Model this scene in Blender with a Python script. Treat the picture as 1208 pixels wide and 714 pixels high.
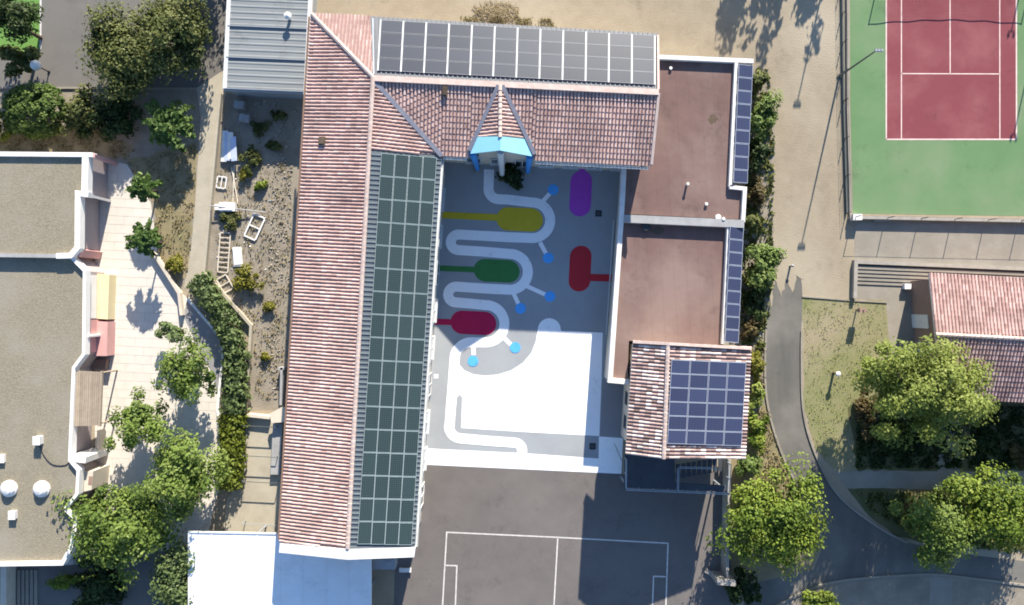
import bpy, bmesh, math, random
import numpy as np
from mathutils import Vector, Matrix
from mathutils.geometry import tessellate_polygon

rnd = random.Random(7)
for o in list(bpy.data.objects):
    bpy.data.objects.remove(o)
scene = bpy.context.scene
COL = scene.collection
R = math.radians

# ------------------------------------------------------------------ camera
CAM_H = 60.0                     # drone hovering 60 m above the ground, looking straight down
PPM = 14.1                       # image scale: image pixels per metre at ground level
cam = bpy.data.cameras.new('camera')
cam.sensor_fit = 'HORIZONTAL'
cam.angle = 2 * math.atan(1208 / PPM / 2 / CAM_H)
cam.clip_end = 2000
camo = bpy.data.objects.new('camera', cam)
camo.location = (0, 0, CAM_H)
COL.objects.link(camo)
scene.camera = camo

# ------------------------------------------------------------------ light
SUN_EL, SUN_AZ = 24.0, 12.6      # azimuth clockwise from +Y
w = bpy.data.worlds.new('World'); scene.world = w; w.use_nodes = True
nt = w.node_tree
bg = nt.nodes['Background']
sky = nt.nodes.new('ShaderNodeTexSky')
sky.sky_type = 'NISHITA'; sky.sun_disc = False
sky.ozone_density = 3.0; sky.dust_density = 0.4; sky.sun_elevation = R(SUN_EL); sky.sun_rotation = R(SUN_AZ)
tn = nt.nodes.new('ShaderNodeVectorMath'); tn.operation = 'MULTIPLY'; tn.inputs[1].default_value = (.95, 1.02, 1.10)   # clear, deep blue sky
nt.links.new(sky.outputs[0], tn.inputs[0]); nt.links.new(tn.outputs[0], bg.inputs[0])
bg.inputs[1].default_value = 0.092
sl = bpy.data.lights.new('sun', 'SUN'); sl.energy = 5.0; sl.angle = R(0.5); sl.color = (1, 0.925, 0.80)
so = bpy.data.objects.new('sun', sl); COL.objects.link(so)
sd = Vector((math.cos(R(SUN_EL)) * math.sin(R(SUN_AZ)), math.cos(R(SUN_EL)) * math.cos(R(SUN_AZ)), math.sin(R(SUN_EL))))
so.rotation_euler = sd.to_track_quat('Z', 'Y').to_euler()
so.location = sd * 200
vs = scene.view_settings
vs.view_transform = 'Standard'; vs.look = 'None'; vs.exposure = 1.28; vs.gamma = 1
scene.cycles.filter_width = 1.8

# ------------------------------------------------------------------ helpers
def at(x, y, h=0.0):
    """world position of image pixel (x right, y down, origin top left) for a point standing h metres high"""
    k = (1 - h / CAM_H) / PPM  # image pixels to metres at height h
    return Vector(((x - 604) * k, -(y - 357) * k, h))

class Plane:
    def __init__(s, a, b, c):
        s.p = a; s.n = (b - a).cross(c - a).normalized()
        if s.n.z < 0: s.n = -s.n
    def at(s, x, y, up=0.0):
        c = Vector((0, 0, CAM_H)); d = at(x, y, 0) - c
        t = (s.p + s.n * up - c).dot(s.n) / d.dot(s.n)
        return c + d * t
    def z(s, x, y):
        return s.p.z - (s.n.x * (x - s.p.x) + s.n.y * (y - s.p.y)) / s.n.z

MATS = {}
def mat(name, c1, c2=None, scale=1.0, rough=0.8, c3=None, scale3=0.15, amt3=0.5, bump=0.0, bscale=None,
        spec=0.3, metal=0.0, island=None, obj_rand=0.0, detail=6, stretch=None, cracks=0, seam=0, specks=0):
    m = bpy.data.materials.new(name); m.use_nodes = True; MATS[name] = m
    n, l = m.node_tree.nodes, m.node_tree.links
    b = n['Principled BSDF']
    b.inputs['Roughness'].default_value = rough
    b.inputs['Specular IOR Level'].default_value = spec
    b.inputs['Metallic'].default_value = metal
    geo = n.new('ShaderNodeNewGeometry')
    vec = geo.outputs['Position']
    if stretch:
        mp = n.new('ShaderNodeMapping'); mp.inputs['Scale'].default_value = stretch
        l.new(vec, mp.inputs[0]); vec = mp.outputs[0]
    c2 = c2 or tuple(v * 0.85 for v in c1)
    if island:
        cr = n.new('ShaderNodeValToRGB'); cr.color_ramp.interpolation = 'LINEAR'
        els = cr.color_ramp.elements
        while len(els) < len(island): els.new(0.5)
        for i, (p, c) in enumerate(island):
            els[i].position = p; els[i].color = (*c, 1)
        l.new(geo.outputs['Random Per Island'], cr.inputs[0])
        base = cr.outputs[0]
        nz = n.new('ShaderNodeTexNoise'); nz.inputs['Scale'].default_value = scale; nz.inputs['Detail'].default_value = detail
        l.new(vec, nz.inputs['Vector'])
        mr = n.new('ShaderNodeMapRange'); mr.inputs[1].default_value = .3; mr.inputs[2].default_value = .7
        mr.inputs[3].default_value = .72; mr.inputs[4].default_value = 1.22
        l.new(nz.outputs[0], mr.inputs[0])
        hs = n.new('ShaderNodeVectorMath'); hs.operation = 'SCALE'
        l.new(base, hs.inputs[0]); l.new(mr.outputs[0], hs.inputs['Scale'])
        base = hs.outputs[0]
    else:
        nz = n.new('ShaderNodeTexNoise'); nz.inputs['Scale'].default_value = scale; nz.inputs['Detail'].default_value = detail
        nz.inputs['Roughness'].default_value = .65
        l.new(vec, nz.inputs['Vector'])
        mr = n.new('ShaderNodeMapRange'); mr.inputs[1].default_value = .32; mr.inputs[2].default_value = .68
        l.new(nz.outputs[0], mr.inputs[0])
        mx = n.new('ShaderNodeMix'); mx.data_type = 'RGBA'
        mx.inputs[6].default_value = (*c1, 1); mx.inputs[7].default_value = (*c2, 1)
        l.new(mr.outputs[0], mx.inputs[0])
        base = mx.outputs[2]
    if c3:
        nz3 = n.new('ShaderNodeTexNoise'); nz3.inputs['Scale'].default_value = scale3; nz3.inputs['Detail'].default_value = 5
        nz3.inputs['Roughness'].default_value = .6
        l.new(geo.outputs['Position'], nz3.inputs['Vector'])
        mr3 = n.new('ShaderNodeMapRange'); mr3.inputs[1].default_value = .45; mr3.inputs[2].default_value = .66
        mr3.inputs[4].default_value = amt3
        l.new(nz3.outputs[0], mr3.inputs[0])
        mx3 = n.new('ShaderNodeMix'); mx3.data_type = 'RGBA'; mx3.inputs[7].default_value = (*c3, 1)
        l.new(base, mx3.inputs[6]); l.new(mr3.outputs[0], mx3.inputs[0])
        base = mx3.outputs[2]
    def darken(base, fac, k):
        vm = n.new('ShaderNodeMapRange'); vm.inputs[3].default_value = 1; vm.inputs[4].default_value = k; l.new(fac, vm.inputs[0])
        sc = n.new('ShaderNodeVectorMath'); sc.operation = 'SCALE'; l.new(base, sc.inputs[0]); l.new(vm.outputs[0], sc.inputs['Scale'])
        return sc.outputs[0]
    if cracks:
        nw = n.new('ShaderNodeTexNoise'); nw.inputs['Scale'].default_value = .9; nw.inputs['Detail'].default_value = 4; l.new(geo.outputs['Position'], nw.inputs['Vector'])
        va = n.new('ShaderNodeVectorMath'); va.operation = 'MULTIPLY_ADD'; va.inputs[1].default_value = (5, 5, 0)
        l.new(nw.outputs['Color'], va.inputs[0]); l.new(geo.outputs['Position'], va.inputs[2])
        vo = n.new('ShaderNodeTexVoronoi'); vo.feature = 'DISTANCE_TO_EDGE'; vo.inputs['Scale'].default_value = cracks; l.new(va.outputs[0], vo.inputs['Vector'])
        lt = n.new('ShaderNodeMapRange'); lt.inputs[1].default_value = 0; lt.inputs[2].default_value = .006; lt.inputs[3].default_value = 1; lt.inputs[4].default_value = 0
        l.new(vo.outputs['Distance'], lt.inputs[0]); base = darken(base, lt.outputs[0], .86)
        vo2 = n.new('ShaderNodeTexVoronoi'); vo2.inputs['Scale'].default_value = cracks * 1.3; l.new(geo.outputs['Position'], vo2.inputs['Vector'])
        bw = n.new('ShaderNodeRGBToBW'); l.new(vo2.outputs['Color'], bw.inputs[0])
        base = darken(base, bw.outputs[0], .97)
    if specks:
        ns = n.new('ShaderNodeTexNoise'); ns.inputs['Scale'].default_value = specks; ns.inputs['Detail'].default_value = 8; ns.inputs['Roughness'].default_value = .75
        l.new(geo.outputs['Position'], ns.inputs['Vector'])
        ms_ = n.new('ShaderNodeMapRange'); ms_.inputs[1].default_value = .56; ms_.inputs[2].default_value = .72; l.new(ns.outputs[0], ms_.inputs[0])
        base = darken(base, ms_.outputs[0], .72)
    if seam:
        sp = n.new('ShaderNodeSeparateXYZ'); l.new(geo.outputs['Position'], sp.inputs[0])
        ma = n.new('ShaderNodeMath'); ma.operation = 'MULTIPLY_ADD'; ma.inputs[1].default_value = .06; l.new(sp.outputs[1], ma.inputs[0]); l.new(sp.outputs[0], ma.inputs[2])
        mu_ = n.new('ShaderNodeMath'); mu_.operation = 'DIVIDE'; mu_.inputs[1].default_value = seam; l.new(ma.outputs[0], mu_.inputs[0])
        fr_ = n.new('ShaderNodeMath'); fr_.operation = 'FRACT'; l.new(mu_.outputs[0], fr_.inputs[0])
        lt_ = n.new('ShaderNodeMath'); lt_.operation = 'LESS_THAN'; lt_.inputs[1].default_value = .08; l.new(fr_.outputs[0], lt_.inputs[0])
        base = darken(base, lt_.outputs[0], .93)
    if obj_rand:
        oi = n.new('ShaderNodeObjectInfo')
        mr4 = n.new('ShaderNodeMapRange'); mr4.inputs[3].default_value = 1 - obj_rand; mr4.inputs[4].default_value = 1 + obj_rand
        l.new(oi.outputs['Random'], mr4.inputs[0])
        vm = n.new('ShaderNodeVectorMath'); vm.operation = 'SCALE'
        l.new(base, vm.inputs[0]); l.new(mr4.outputs[0], vm.inputs['Scale'])
        base = vm.outputs[0]
    l.new(base, b.inputs['Base Color'])
    if bump:
        nb = n.new('ShaderNodeTexNoise'); nb.inputs['Scale'].default_value = bscale or scale * 6; nb.inputs['Detail'].default_value = 4
        l.new(geo.outputs['Position'], nb.inputs['Vector'])
        bp = n.new('ShaderNodeBump'); bp.inputs['Strength'].default_value = bump; bp.inputs['Distance'].default_value = .05
        l.new(nb.outputs[0], bp.inputs['Height']); l.new(bp.outputs[0], b.inputs['Normal'])
    return m

def leafmat(name, cols, trans=0.35):
    m = bpy.data.materials.new(name); m.use_nodes = True; MATS[name] = m
    n, l = m.node_tree.nodes, m.node_tree.links
    b = n['Principled BSDF']; out = n['Material Output']
    b.inputs['Roughness'].default_value = .6; b.inputs['Specular IOR Level'].default_value = .25
    geo = n.new('ShaderNodeNewGeometry')
    att = n.new('ShaderNodeAttribute'); att.attribute_name = 'tint'
    ad = n.new('ShaderNodeMath'); ad.operation = 'MULTIPLY_ADD'
    l.new(geo.outputs['Random Per Island'], ad.inputs[0]); ad.inputs[1].default_value = .45
    mu = n.new('ShaderNodeMath'); mu.operation = 'MULTIPLY'; mu.inputs[1].default_value = .55
    l.new(att.outputs['Fac'], mu.inputs[0]); l.new(mu.outputs[0], ad.inputs[2])
    cr = n.new('ShaderNodeValToRGB'); els = cr.color_ramp.elements
    while len(els) < len(cols): els.new(.5)
    for i, c in enumerate(cols):
        els[i].position = i / (len(cols) - 1); els[i].color = (*c, 1)
    l.new(ad.outputs[0], cr.inputs[0])
    l.new(cr.outputs[0], b.inputs['Base Color'])
    tr = n.new('ShaderNodeBsdfTranslucent'); l.new(cr.outputs[0], tr.inputs[0])
    ms = n.new('ShaderNodeMixShader'); ms.inputs[0].default_value = trans
    l.new(b.outputs[0], ms.inputs[1]); l.new(tr.outputs[0], ms.inputs[2])
    l.new(ms.outputs[0], out.inputs[0])
    return m

def tag(o, label=None, cat=None, group=None, kind=None):
    if label: o['label'] = label
    if cat: o['category'] = cat
    if group: o['group'] = group
    if kind: o['kind'] = kind
    return o

def empty(name, loc, label, cat, group=None):
    o = bpy.data.objects.new(name, None); COL.objects.link(o); o.location = loc
    o.empty_display_size = .2
    bpy.context.view_layer.update()
    return tag(o, label, cat, group)

def link_mesh(name, me, parent=None, mats=()):
    o = bpy.data.objects.new(name, me); COL.objects.link(o)
    for m in mats: me.materials.append(MATS[m] if isinstance(m, str) else m)
    if parent is not None:
        o.parent = parent
        o.matrix_parent_inverse = parent.matrix_world.inverted()
    return o

class MB:
    def __init__(s): s.v = []; s.f = []; s.m = []
    def face(s, pts, mi=0):
        i = len(s.v); s.v += [tuple(p) for p in pts]; s.f.append(tuple(range(i, i + len(pts)))); s.m.append(mi)
    def prism(s, pts, z0, z1, mi=0, mt=None, bottom=True):
        """vertical prism over plan polygon (list of Vectors, xy used)"""
        n = len(pts)
        ar = sum(pts[i].x * pts[(i + 1) % n].y - pts[(i + 1) % n].x * pts[i].y for i in range(n))
        if ar < 0: pts = pts[::-1]
        i = len(s.v)
        s.v += [(p.x, p.y, z0) for p in pts] + [(p.x, p.y, z1) for p in pts]
        for k in range(n):
            s.f.append((i + k, i + (k + 1) % n, i + n + (k + 1) % n, i + n + k)); s.m.append(mi)
        s.f.append(tuple(range(i + n, i + 2 * n))); s.m.append(mi if mt is None else mt)
        if bottom: s.f.append(tuple(range(i + n - 1, i - 1, -1))); s.m.append(mi)
    def slab(s, pts, thick, mi=0, me=None):
        """planar 3d polygon extruded straight down by thick"""
        n = len(pts)
        ar = sum(pts[i].x * pts[(i + 1) % n].y - pts[(i + 1) % n].x * pts[i].y for i in range(n))
        if ar < 0: pts = pts[::-1]
        i = len(s.v)
        s.v += [(p.x, p.y, p.z - thick) for p in pts] + [tuple(p) for p in pts]
        for k in range(n):
            s.f.append((i + k, i + (k + 1) % n, i + n + (k + 1) % n, i + n + k)); s.m.append(mi if me is None else me)
        s.f.append(tuple(range(i + n, i + 2 * n))); s.m.append(mi)
        s.f.append(tuple(range(i + n - 1, i - 1, -1))); s.m.append(mi)
    def box(s, c, size, rz=0, mi=0, mtx=None):
        M = mtx or (Matrix.Translation(c) @ Matrix.Rotation(rz, 4, 'Z'))
        sx, sy, sz = size[0] / 2, size[1] / 2, size[2] / 2
        P = [M @ Vector((x, y, z)) for z in (-sz, sz) for x, y in ((-sx, -sy), (sx, -sy), (sx, sy), (-sx, sy))]
        i = len(s.v); s.v += [tuple(p) for p in P]
        for f in ((3, 2, 1, 0), (4, 5, 6, 7), (0, 1, 5, 4), (1, 2, 6, 5), (2, 3, 7, 6), (3, 0, 4, 7)):
            s.f.append(tuple(i + k for k in f)); s.m.append(mi)
    def beam(s, a, b, wd, ht, mi=0):
        d = b - a; L = d.length; x = d / L
        up = Vector((0, 0, 1)) if abs(x.z) < .95 else Vector((0, 1, 0))
        y = up.cross(x).normalized(); z = x.cross(y)
        M = Matrix((x, y, z)).transposed().to_4x4(); M.translation = (a + b) / 2
        s.box(None, (L, wd, ht), mtx=M, mi=mi)
    def tube(s, a, b, r0, r1=None, n=8, mi=0, caps=True):
        r1 = r0 if r1 is None else r1
        d = (b - a).normalized()
        up = Vector((0, 0, 1)) if abs(d.z) < .9 else Vector((1, 0, 0))
        x = d.cross(up).normalized(); y = d.cross(x)
        i = len(s.v)
        for p, r in ((a, r0), (b, r1)):
            for k in range(n):
                t = 2 * math.pi * k / n
                s.v.append(tuple(p + x * (r * math.cos(t)) + y * (r * math.sin(t))))
        for k in range(n):
            s.f.append((i + k, i + (k + 1) % n, i + n + (k + 1) % n, i + n + k)); s.m.append(mi)
        if caps:
            s.f.append(tuple(range(i + n, i + 2 * n))); s.m.append(mi)
            s.f.append(tuple(range(i + n - 1, i - 1, -1))); s.m.append(mi)
    def lathe(s, c, prof, n=16, mi=0):
        i = len(s.v)
        for r, z in prof:
            for k in range(n):
                t = 2 * math.pi * k / n
                s.v.append((c.x + r * math.cos(t), c.y + r * math.sin(t), c.z + z))
        for j in range(len(prof) - 1):
            for k in range(n):
                s.f.append((i + j * n + k, i + j * n + (k + 1) % n, i + (j + 1) * n + (k + 1) % n, i + (j + 1) * n + k)); s.m.append(mi)
        s.f.append(tuple(i + (len(prof) - 1) * n + k for k in range(n))); s.m.append(mi)
    def build(s, name, mats, parent=None, smooth=False):
        me = bpy.data.meshes.new(name)
        me.from_pydata(s.v, [], s.f)
        if isinstance(mats, str): mats = (mats,)
        o = link_mesh(name, me, parent, mats)
        me.polygons.foreach_set('material_index', s.m)
        if smooth: me.polygons.foreach_set('use_smooth', [True] * len(s.f))
        me.update()
        return o

def offset_strip(pts, wd, closed=False):
    """left and right outlines of a stroked polyline (xy)"""
    L, Rr = [], []
    n = len(pts)
    for i, p in enumerate(pts):
        if closed: a, b = pts[i - 1], pts[(i + 1) % n]
        else: a, b = pts[max(i - 1, 0)], pts[min(i + 1, n - 1)]
        d1 = (p - a); d2 = (b - p)
        d1.z = d2.z = 0
        if d1.length < 1e-6: d1 = d2
        if d2.length < 1e-6: d2 = d1
        d1.normalize(); d2.normalize()
        n1 = Vector((-d1.y, d1.x, 0)); n2 = Vector((-d2.y, d2.x, 0))
        m = (n1 + n2); m.normalize()
        k = wd / 2 / max(m.dot(n1), .4)
        L.append(p + m * k); Rr.append(p - m * k)
    return L, Rr

def wall_strip(mb, pts, wd, z0, z1, closed=False, mi=0, mt=None):
    L, Rr = offset_strip(pts, wd, closed)
    n = len(pts)
    for i in range(n if closed else n - 1):
        j = (i + 1) % n
        mb.prism([L[i], L[j], Rr[j], Rr[i]], z0, z1, mi, mt)

def catmull(pts, seg=6):
    out = []
    n = len(pts)
    for i in range(n - 1):
        p0, p1, p2, p3 = pts[max(i - 1, 0)], pts[i], pts[i + 1], pts[min(i + 2, n - 1)]
        for k in range(seg):
            t = k / seg
            out.append(tuple(.5 * ((2 * p1[c]) + (-p0[c] + p2[c]) * t + (2 * p0[c] - 5 * p1[c] + 4 * p2[c] - p3[c]) * t * t +
                                   (-p0[c] + 3 * p1[c] - 3 * p2[c] + p3[c]) * t ** 3) for c in (0, 1)))
    out.append(tuple(pts[-1]))
    return out

def ragged(pts, amp, step=8, seed=1):
    """break up an image-pixel outline so soil and grass do not end on ruled lines"""
    r = random.Random(seed); out = []
    n = len(pts)
    for i in range(n):
        a, b = pts[i], pts[(i + 1) % n]
        L = math.hypot(b[0] - a[0], b[1] - a[1]); k = max(1, int(L / step))
        for j in range(k):
            t = j / k
            out.append((a[0] + (b[0] - a[0]) * t + r.uniform(-amp, amp), a[1] + (b[1] - a[1]) * t + r.uniform(-amp, amp)))
    return out

SHEETS = [0]
def sheet(name, pts, z, m, parent=None, kind='structure', label=None, cat=None, rag=0, seed=1, step=8):
    if rag: pts = ragged(pts, rag, step, seed)
    me = bpy.data.meshes.new(name)
    V = [at(*p) for p in pts]
    ar = sum(V[i].x * V[(i + 1) % len(V)].y - V[(i + 1) % len(V)].x * V[i].y for i in range(len(V)))
    if ar < 0: V = V[::-1]
    SHEETS[0] += 1; z += .00003 * SHEETS[0]           # no two sheets in one plane
    P3 = [Vector((p.x, p.y, z)) for p in V]
    tris = []
    for t in tessellate_polygon([P3]):
        a, b, c = (P3[i] for i in t)
        k = (b - a).cross(c - a).z
        if abs(k) > 1e-7: tris.append(tuple(t) if k > 0 else tuple(t)[::-1])
    me.from_pydata([tuple(p) for p in P3], [], tris); me.update()
    o = link_mesh(name, me, parent, (m,))
    if parent is None: tag(o, label, cat, kind=kind)
    return o

def stroke(name, pts, wd_px, z, m, parent=None):
    V = [at(*p) for p in pts]
    L, Rr = offset_strip(V, wd_px / PPM)
    mb = MB()
    for i in range(len(V) - 1):
        mb.face([Vector((p.x, p.y, z)) for p in (Rr[i], Rr[i + 1], L[i + 1], L[i])])
    o = mb.build(name, m, parent)
    if parent is None: tag(o, kind='structure')
    return o

# ------------------------------------------------------------------ materials
mat('dirt', (.315, .262, .187), (.26, .213, .15), .55, .95, c3=(.395, .34, .255), scale3=.07, amt3=.9, specks=.25, bump=.5, bscale=9)
mat('soil', (.245, .21, .162), (.30, .262, .208), 1.2, .95, c3=(.15, .125, .092), scale3=.35, bump=.6, bscale=10)
mat('dry_grass', (.30, .245, .15), (.235, .19, .11), 1.6, .95, c3=(.17, .155, .075), scale3=.25, amt3=.7, bump=.7, bscale=14)
mat('lawn', (.19, .20, .085), (.24, .22, .115), 1.2, .95, c3=(.31, .255, .17), scale3=.13, amt3=.95, bump=.7, bscale=14)
mat('lawn_in_shade', (.075, .09, .035), (.12, .11, .05), 1.2, .95, c3=(.17, .13, .07), scale3=.25, amt3=.7, bump=.7, bscale=12)  # darker copy of the lawn, tree shade put into its colour
mat('artificial_grass', (.14, .27, .06), (.11, .23, .05), 3, .9, bump=.5, bscale=20)
mat('asphalt_yard', (.158, .14, .13), (.132, .117, .11), .5, .9, c3=(.185, .163, .15), scale3=.12, amt3=.6, bump=.25, bscale=25, cracks=.07, specks=.35)
mat('asphalt_road', (.14, .132, .117), (.105, .10, .09), .5, .9, c3=(.20, .187, .162), scale3=.16, amt3=.9, bump=.25, bscale=20, stretch=(1.6, .25, 1), cracks=.2)
mat('asphalt_lot', (.165, .155, .14), (.14, .13, .12), .6, .9, c3=(.19, .175, .155), scale3=.15, amt3=.6, bump=.25, bscale=20, cracks=.2, specks=.4)
mat('concrete', (.43, .385, .30), (.36, .32, .245), .9, .9, c3=(.29, .255, .195), scale3=.3, amt3=.6, bump=.2)
mat('terrace_concrete', (.30, .27, .225), (.25, .22, .18), .8, .9, c3=(.20, .18, .145), scale3=.3, amt3=.5, bump=.2)
mat('slab', (.63, .58, .515), (.58, .53, .468), 1.4, .85, c3=(.50, .455, .385), scale3=.25, amt3=.4, obj_rand=.02)
mat('slab_joint', (.53, .48, .415), None, 2, .9)
mat('court_grey', (.335, .35, .36), (.315, .33, .34), .6, .6, c3=(.25, .255, .27), scale3=.2, amt3=.5, spec=.35)
mat('court_strip', (.27, .26, .27), (.24, .235, .24), .6, .7)
mat('paint_white', (.92, .92, .92), (.90, .90, .90), .8, .55, c3=(.84, .84, .84), scale3=.3, amt3=.4, specks=.9)
mat('paint_yellow', (.62, .46, .02), (.58, .43, .02), 1, .55, specks=1.1)
mat('paint_green', (.045, .20, .05), (.04, .18, .045), 1, .55, specks=1.1)
mat('paint_crimson', (.50, .008, .07), (.46, .008, .065), 1, .55, specks=1.1)
mat('paint_red', (.52, .02, .03), (.48, .02, .03), 1, .55, specks=1.1)
mat('paint_purple', (.46, .075, .52), (.42, .068, .48), 1, .55, specks=1.1)
mat('paint_blue', (.10, .42, .88), (.09, .39, .84), 1, .55, specks=1.1)
mat('line_white', (.66, .62, .58), (.45, .42, .40), 3, .7)
mat('tennis_green', (.12, .215, .095), (.105, .195, .083), .35, .85, c3=(.175, .235, .13), scale3=.10, amt3=.9, specks=.3)
mat('tennis_red', (.20, .046, .055), (.18, .040, .048), .6, .85, c3=(.26, .085, .088), scale3=.3, amt3=.7, specks=.5)
mat('tennis_line', (.70, .55, .50), (.55, .40, .36), 2, .8)
TILE = [(0, (.37, .24, .21)), (.12, (.43, .285, .25)), (.5, (.475, .325, .285)), (.85, (.51, .36, .318)), (1, (.57, .43, .385))]
mat('tile', (.4, .2, .15), scale=.45, rough=.85, island=TILE)
TILE2 = [(0, (.17, .12, .105)), (.3, (.33, .225, .20)), (.6, (.50, .375, .335)), (1, (.70, .61, .56))]
mat('tile_mottled', (.4, .2, .15), scale=.6, rough=.85, island=TILE2)
TILE3 = [(0, (.34, .21, .185)), (.5, (.45, .295, .26)), (1, (.55, .38, .34))]
mat('tile_red', (.4, .2, .15), scale=.5, rough=.85, island=TILE3)
mat('roof_deck', (.36, .225, .20), (.31, .19, .17), 2, .9)
mat('ridge_pale', (.62, .50, .44), (.50, .37, .31), 2.5, .85)
mat('mortar_white', (.66, .60, .55), (.55, .48, .43), 2, .85)
mat('flashing', (.16, .17, .21), (.22, .22, .26), 2, .6, metal=.0)
mat('zinc', (.36, .38, .40), (.32, .34, .36), 1, .5, metal=.3)
mat('zinc_dull', (.17, .175, .185), (.15, .155, .165), 1, .6)
mat('steel_sheet', (.13, .155, .17), (.11, .13, .145), 1, .55, metal=.2)
mat('gutter', (.62, .63, .62), (.52, .53, .52), 1, .6)
mat('white_wall', (.78, .75, .72), (.70, .67, .63), .7, .8)
mat('cream_wall', (.62, .55, .45), (.54, .47, .38), .8, .85, c3=(.42, .36, .29), scale3=.5, amt3=.4)
mat('pink_wall', (.58, .33, .31), (.52, .29, .27), .8, .85)
mat('shaded_wall', (.36, .31, .31), (.32, .275, .275), .8, .85)  # shade of the parapet overhang put into the wall colour
mat('yellow_panel', (.68, .58, .36), (.62, .53, .32), 1, .8)
mat('brown_wall', (.30, .20, .155), (.25, .165, .13), .8, .9)
mat('gravel_roof', (.29, .255, .185), (.185, .16, .115), 7, .95, c3=(.28, .25, .20), scale3=.18, amt3=.8, bump=.6, bscale=14, detail=8)
mat('membrane', (.178, .108, .096), (.135, .085, .076), .5, .9, c3=(.235, .165, .142), scale3=.13, amt3=.95, bump=.15, detail=9, seam=1.0, specks=.5)
mat('parapet', (.72, .70, .67), (.60, .58, .55), 1.2, .8)
mat('parapet_dirty', (.36, .355, .35), (.27, .265, .26), 1.2, .85)
mat('canopy_white', (.84, .85, .86), (.80, .81, .83), .5, .6, c3=(.70, .70, .68), scale3=.25, amt3=.5, specks=.4)
mat('metal_roof', (.235, .25, .252), (.20, .213, .215), .7, .55, metal=.0, stretch=(.3, 3, 1), specks=.5)
mat('dark_metal', (.05, .052, .06), (.04, .042, .048), 2, .5, metal=.3)
mat('rail_metal', (.38, .42, .44), (.30, .33, .35), 2, .45, metal=.3)
mat('shaded_deck', (.06, .068, .085), (.045, .05, .062), 1.5, .6)  # the pavilion's shadow is put into this deck colour
mat('blue_panel', (.26, .56, .66), (.24, .53, .63), 1, .6)
mat('blue_post', (.06, .28, .68), (.05, .25, .62), 1, .55)
mat('window_glass', (.03, .04, .05), (.025, .03, .04), 1, .12, spec=.6)
mat('wood', (.36, .29, .215), (.29, .23, .17), 2, .9, obj_rand=.12)
mat('bark', (.13, .095, .065), (.085, .062, .044), 6, .95)
mat('white_plastic', (.74, .73, .70), (.62, .60, .56), 2, .6)
mat('tarp', (.55, .60, .74), (.45, .50, .66), 2, .5)
mat('rubble', (.36, .315, .255), (.26, .225, .18), 4, .95)
mat('straw', (.34, .28, .17), (.25, .20, .12), 6, .95)
mat('grate', (.03, .03, .035), (.02, .02, .025), 2, .6)
mat('fence_metal', (.10, .11, .105), (.08, .085, .08), 3, .6)
mat('stone_wall', (.36, .33, .285), (.27, .245, .21), 2, .9)

def pv_mat(name, cell, line, nx, ny, lw, rough, frame):
    m = bpy.data.materials.new(name); m.use_nodes = True; MATS[name] = m
    n, l = m.node_tree.nodes, m.node_tree.links
    b = n['Principled BSDF']; b.inputs['Roughness'].default_value = rough; b.inputs['Specular IOR Level'].default_value = .35
    uv = n.new('ShaderNodeUVMap')
    sx = n.new('ShaderNodeSeparateXYZ'); l.new(uv.outputs[0], sx.inputs[0])
    es = []
    for k, cnt in ((0, nx), (1, ny)):
        mu = n.new('ShaderNodeMath'); mu.operation = 'MULTIPLY'; mu.inputs[1].default_value = cnt; l.new(sx.outputs[k], mu.inputs[0])
        fr = n.new('ShaderNodeMath'); fr.operation = 'FRACT'; l.new(mu.outputs[0], fr.inputs[0])
        sb = n.new('ShaderNodeMath'); sb.operation = 'SUBTRACT'; sb.inputs[1].default_value = .5; l.new(fr.outputs[0], sb.inputs[0])
        ab = n.new('ShaderNodeMath'); ab.operation = 'ABSOLUTE'; l.new(sb.outputs[0], ab.inputs[0])
        gt = n.new('ShaderNodeMath'); gt.operation = 'GREATER_THAN'; gt.inputs[1].default_value = .5 - lw; l.new(ab.outputs[0], gt.inputs[0])
        es.append(gt)
    mxm = n.new('ShaderNodeMath'); mxm.operation = 'MAXIMUM'; l.new(es[0].outputs[0], mxm.inputs[0]); l.new(es[1].outputs[0], mxm.inputs[1])
    oi = n.new('ShaderNodeObjectInfo')
    mr = n.new('ShaderNodeMapRange'); mr.inputs[3].default_value = .85; mr.inputs[4].default_value = 1.18; l.new(oi.outputs['Random'], mr.inputs[0])
    rgb = n.new('ShaderNodeVectorMath'); rgb.operation = 'SCALE'; rgb.inputs[0].default_value = cell; l.new(mr.outputs[0], rgb.inputs['Scale'])
    mx = n.new('ShaderNodeMix'); mx.data_type = 'RGBA'; mx.inputs[7].default_value = (*line, 1)
    l.new(mxm.outputs[0], mx.inputs[0]); l.new(rgb.outputs[0], mx.inputs[6]); l.new(mx.outputs[2], b.inputs['Base Color'])
    mat(name + '_frame', frame, None, 2, .5)
pv_mat('pv_green', (.026, .044, .045), (.052, .076, .077), 6, 10, .10, .35, (.40, .47, .46))
pv_mat('pv_grey', (.050, .055, .068), (.075, .08, .095), 10, 6, .06, .35, (.20, .205, .22))  # paler cells: sky glare put into the colour, besides the panel kind
pv_mat('pv_blue', (.036, .044, .088), (.056, .066, .115), 6, 6, .05, .35, (.34, .37, .44))

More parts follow.
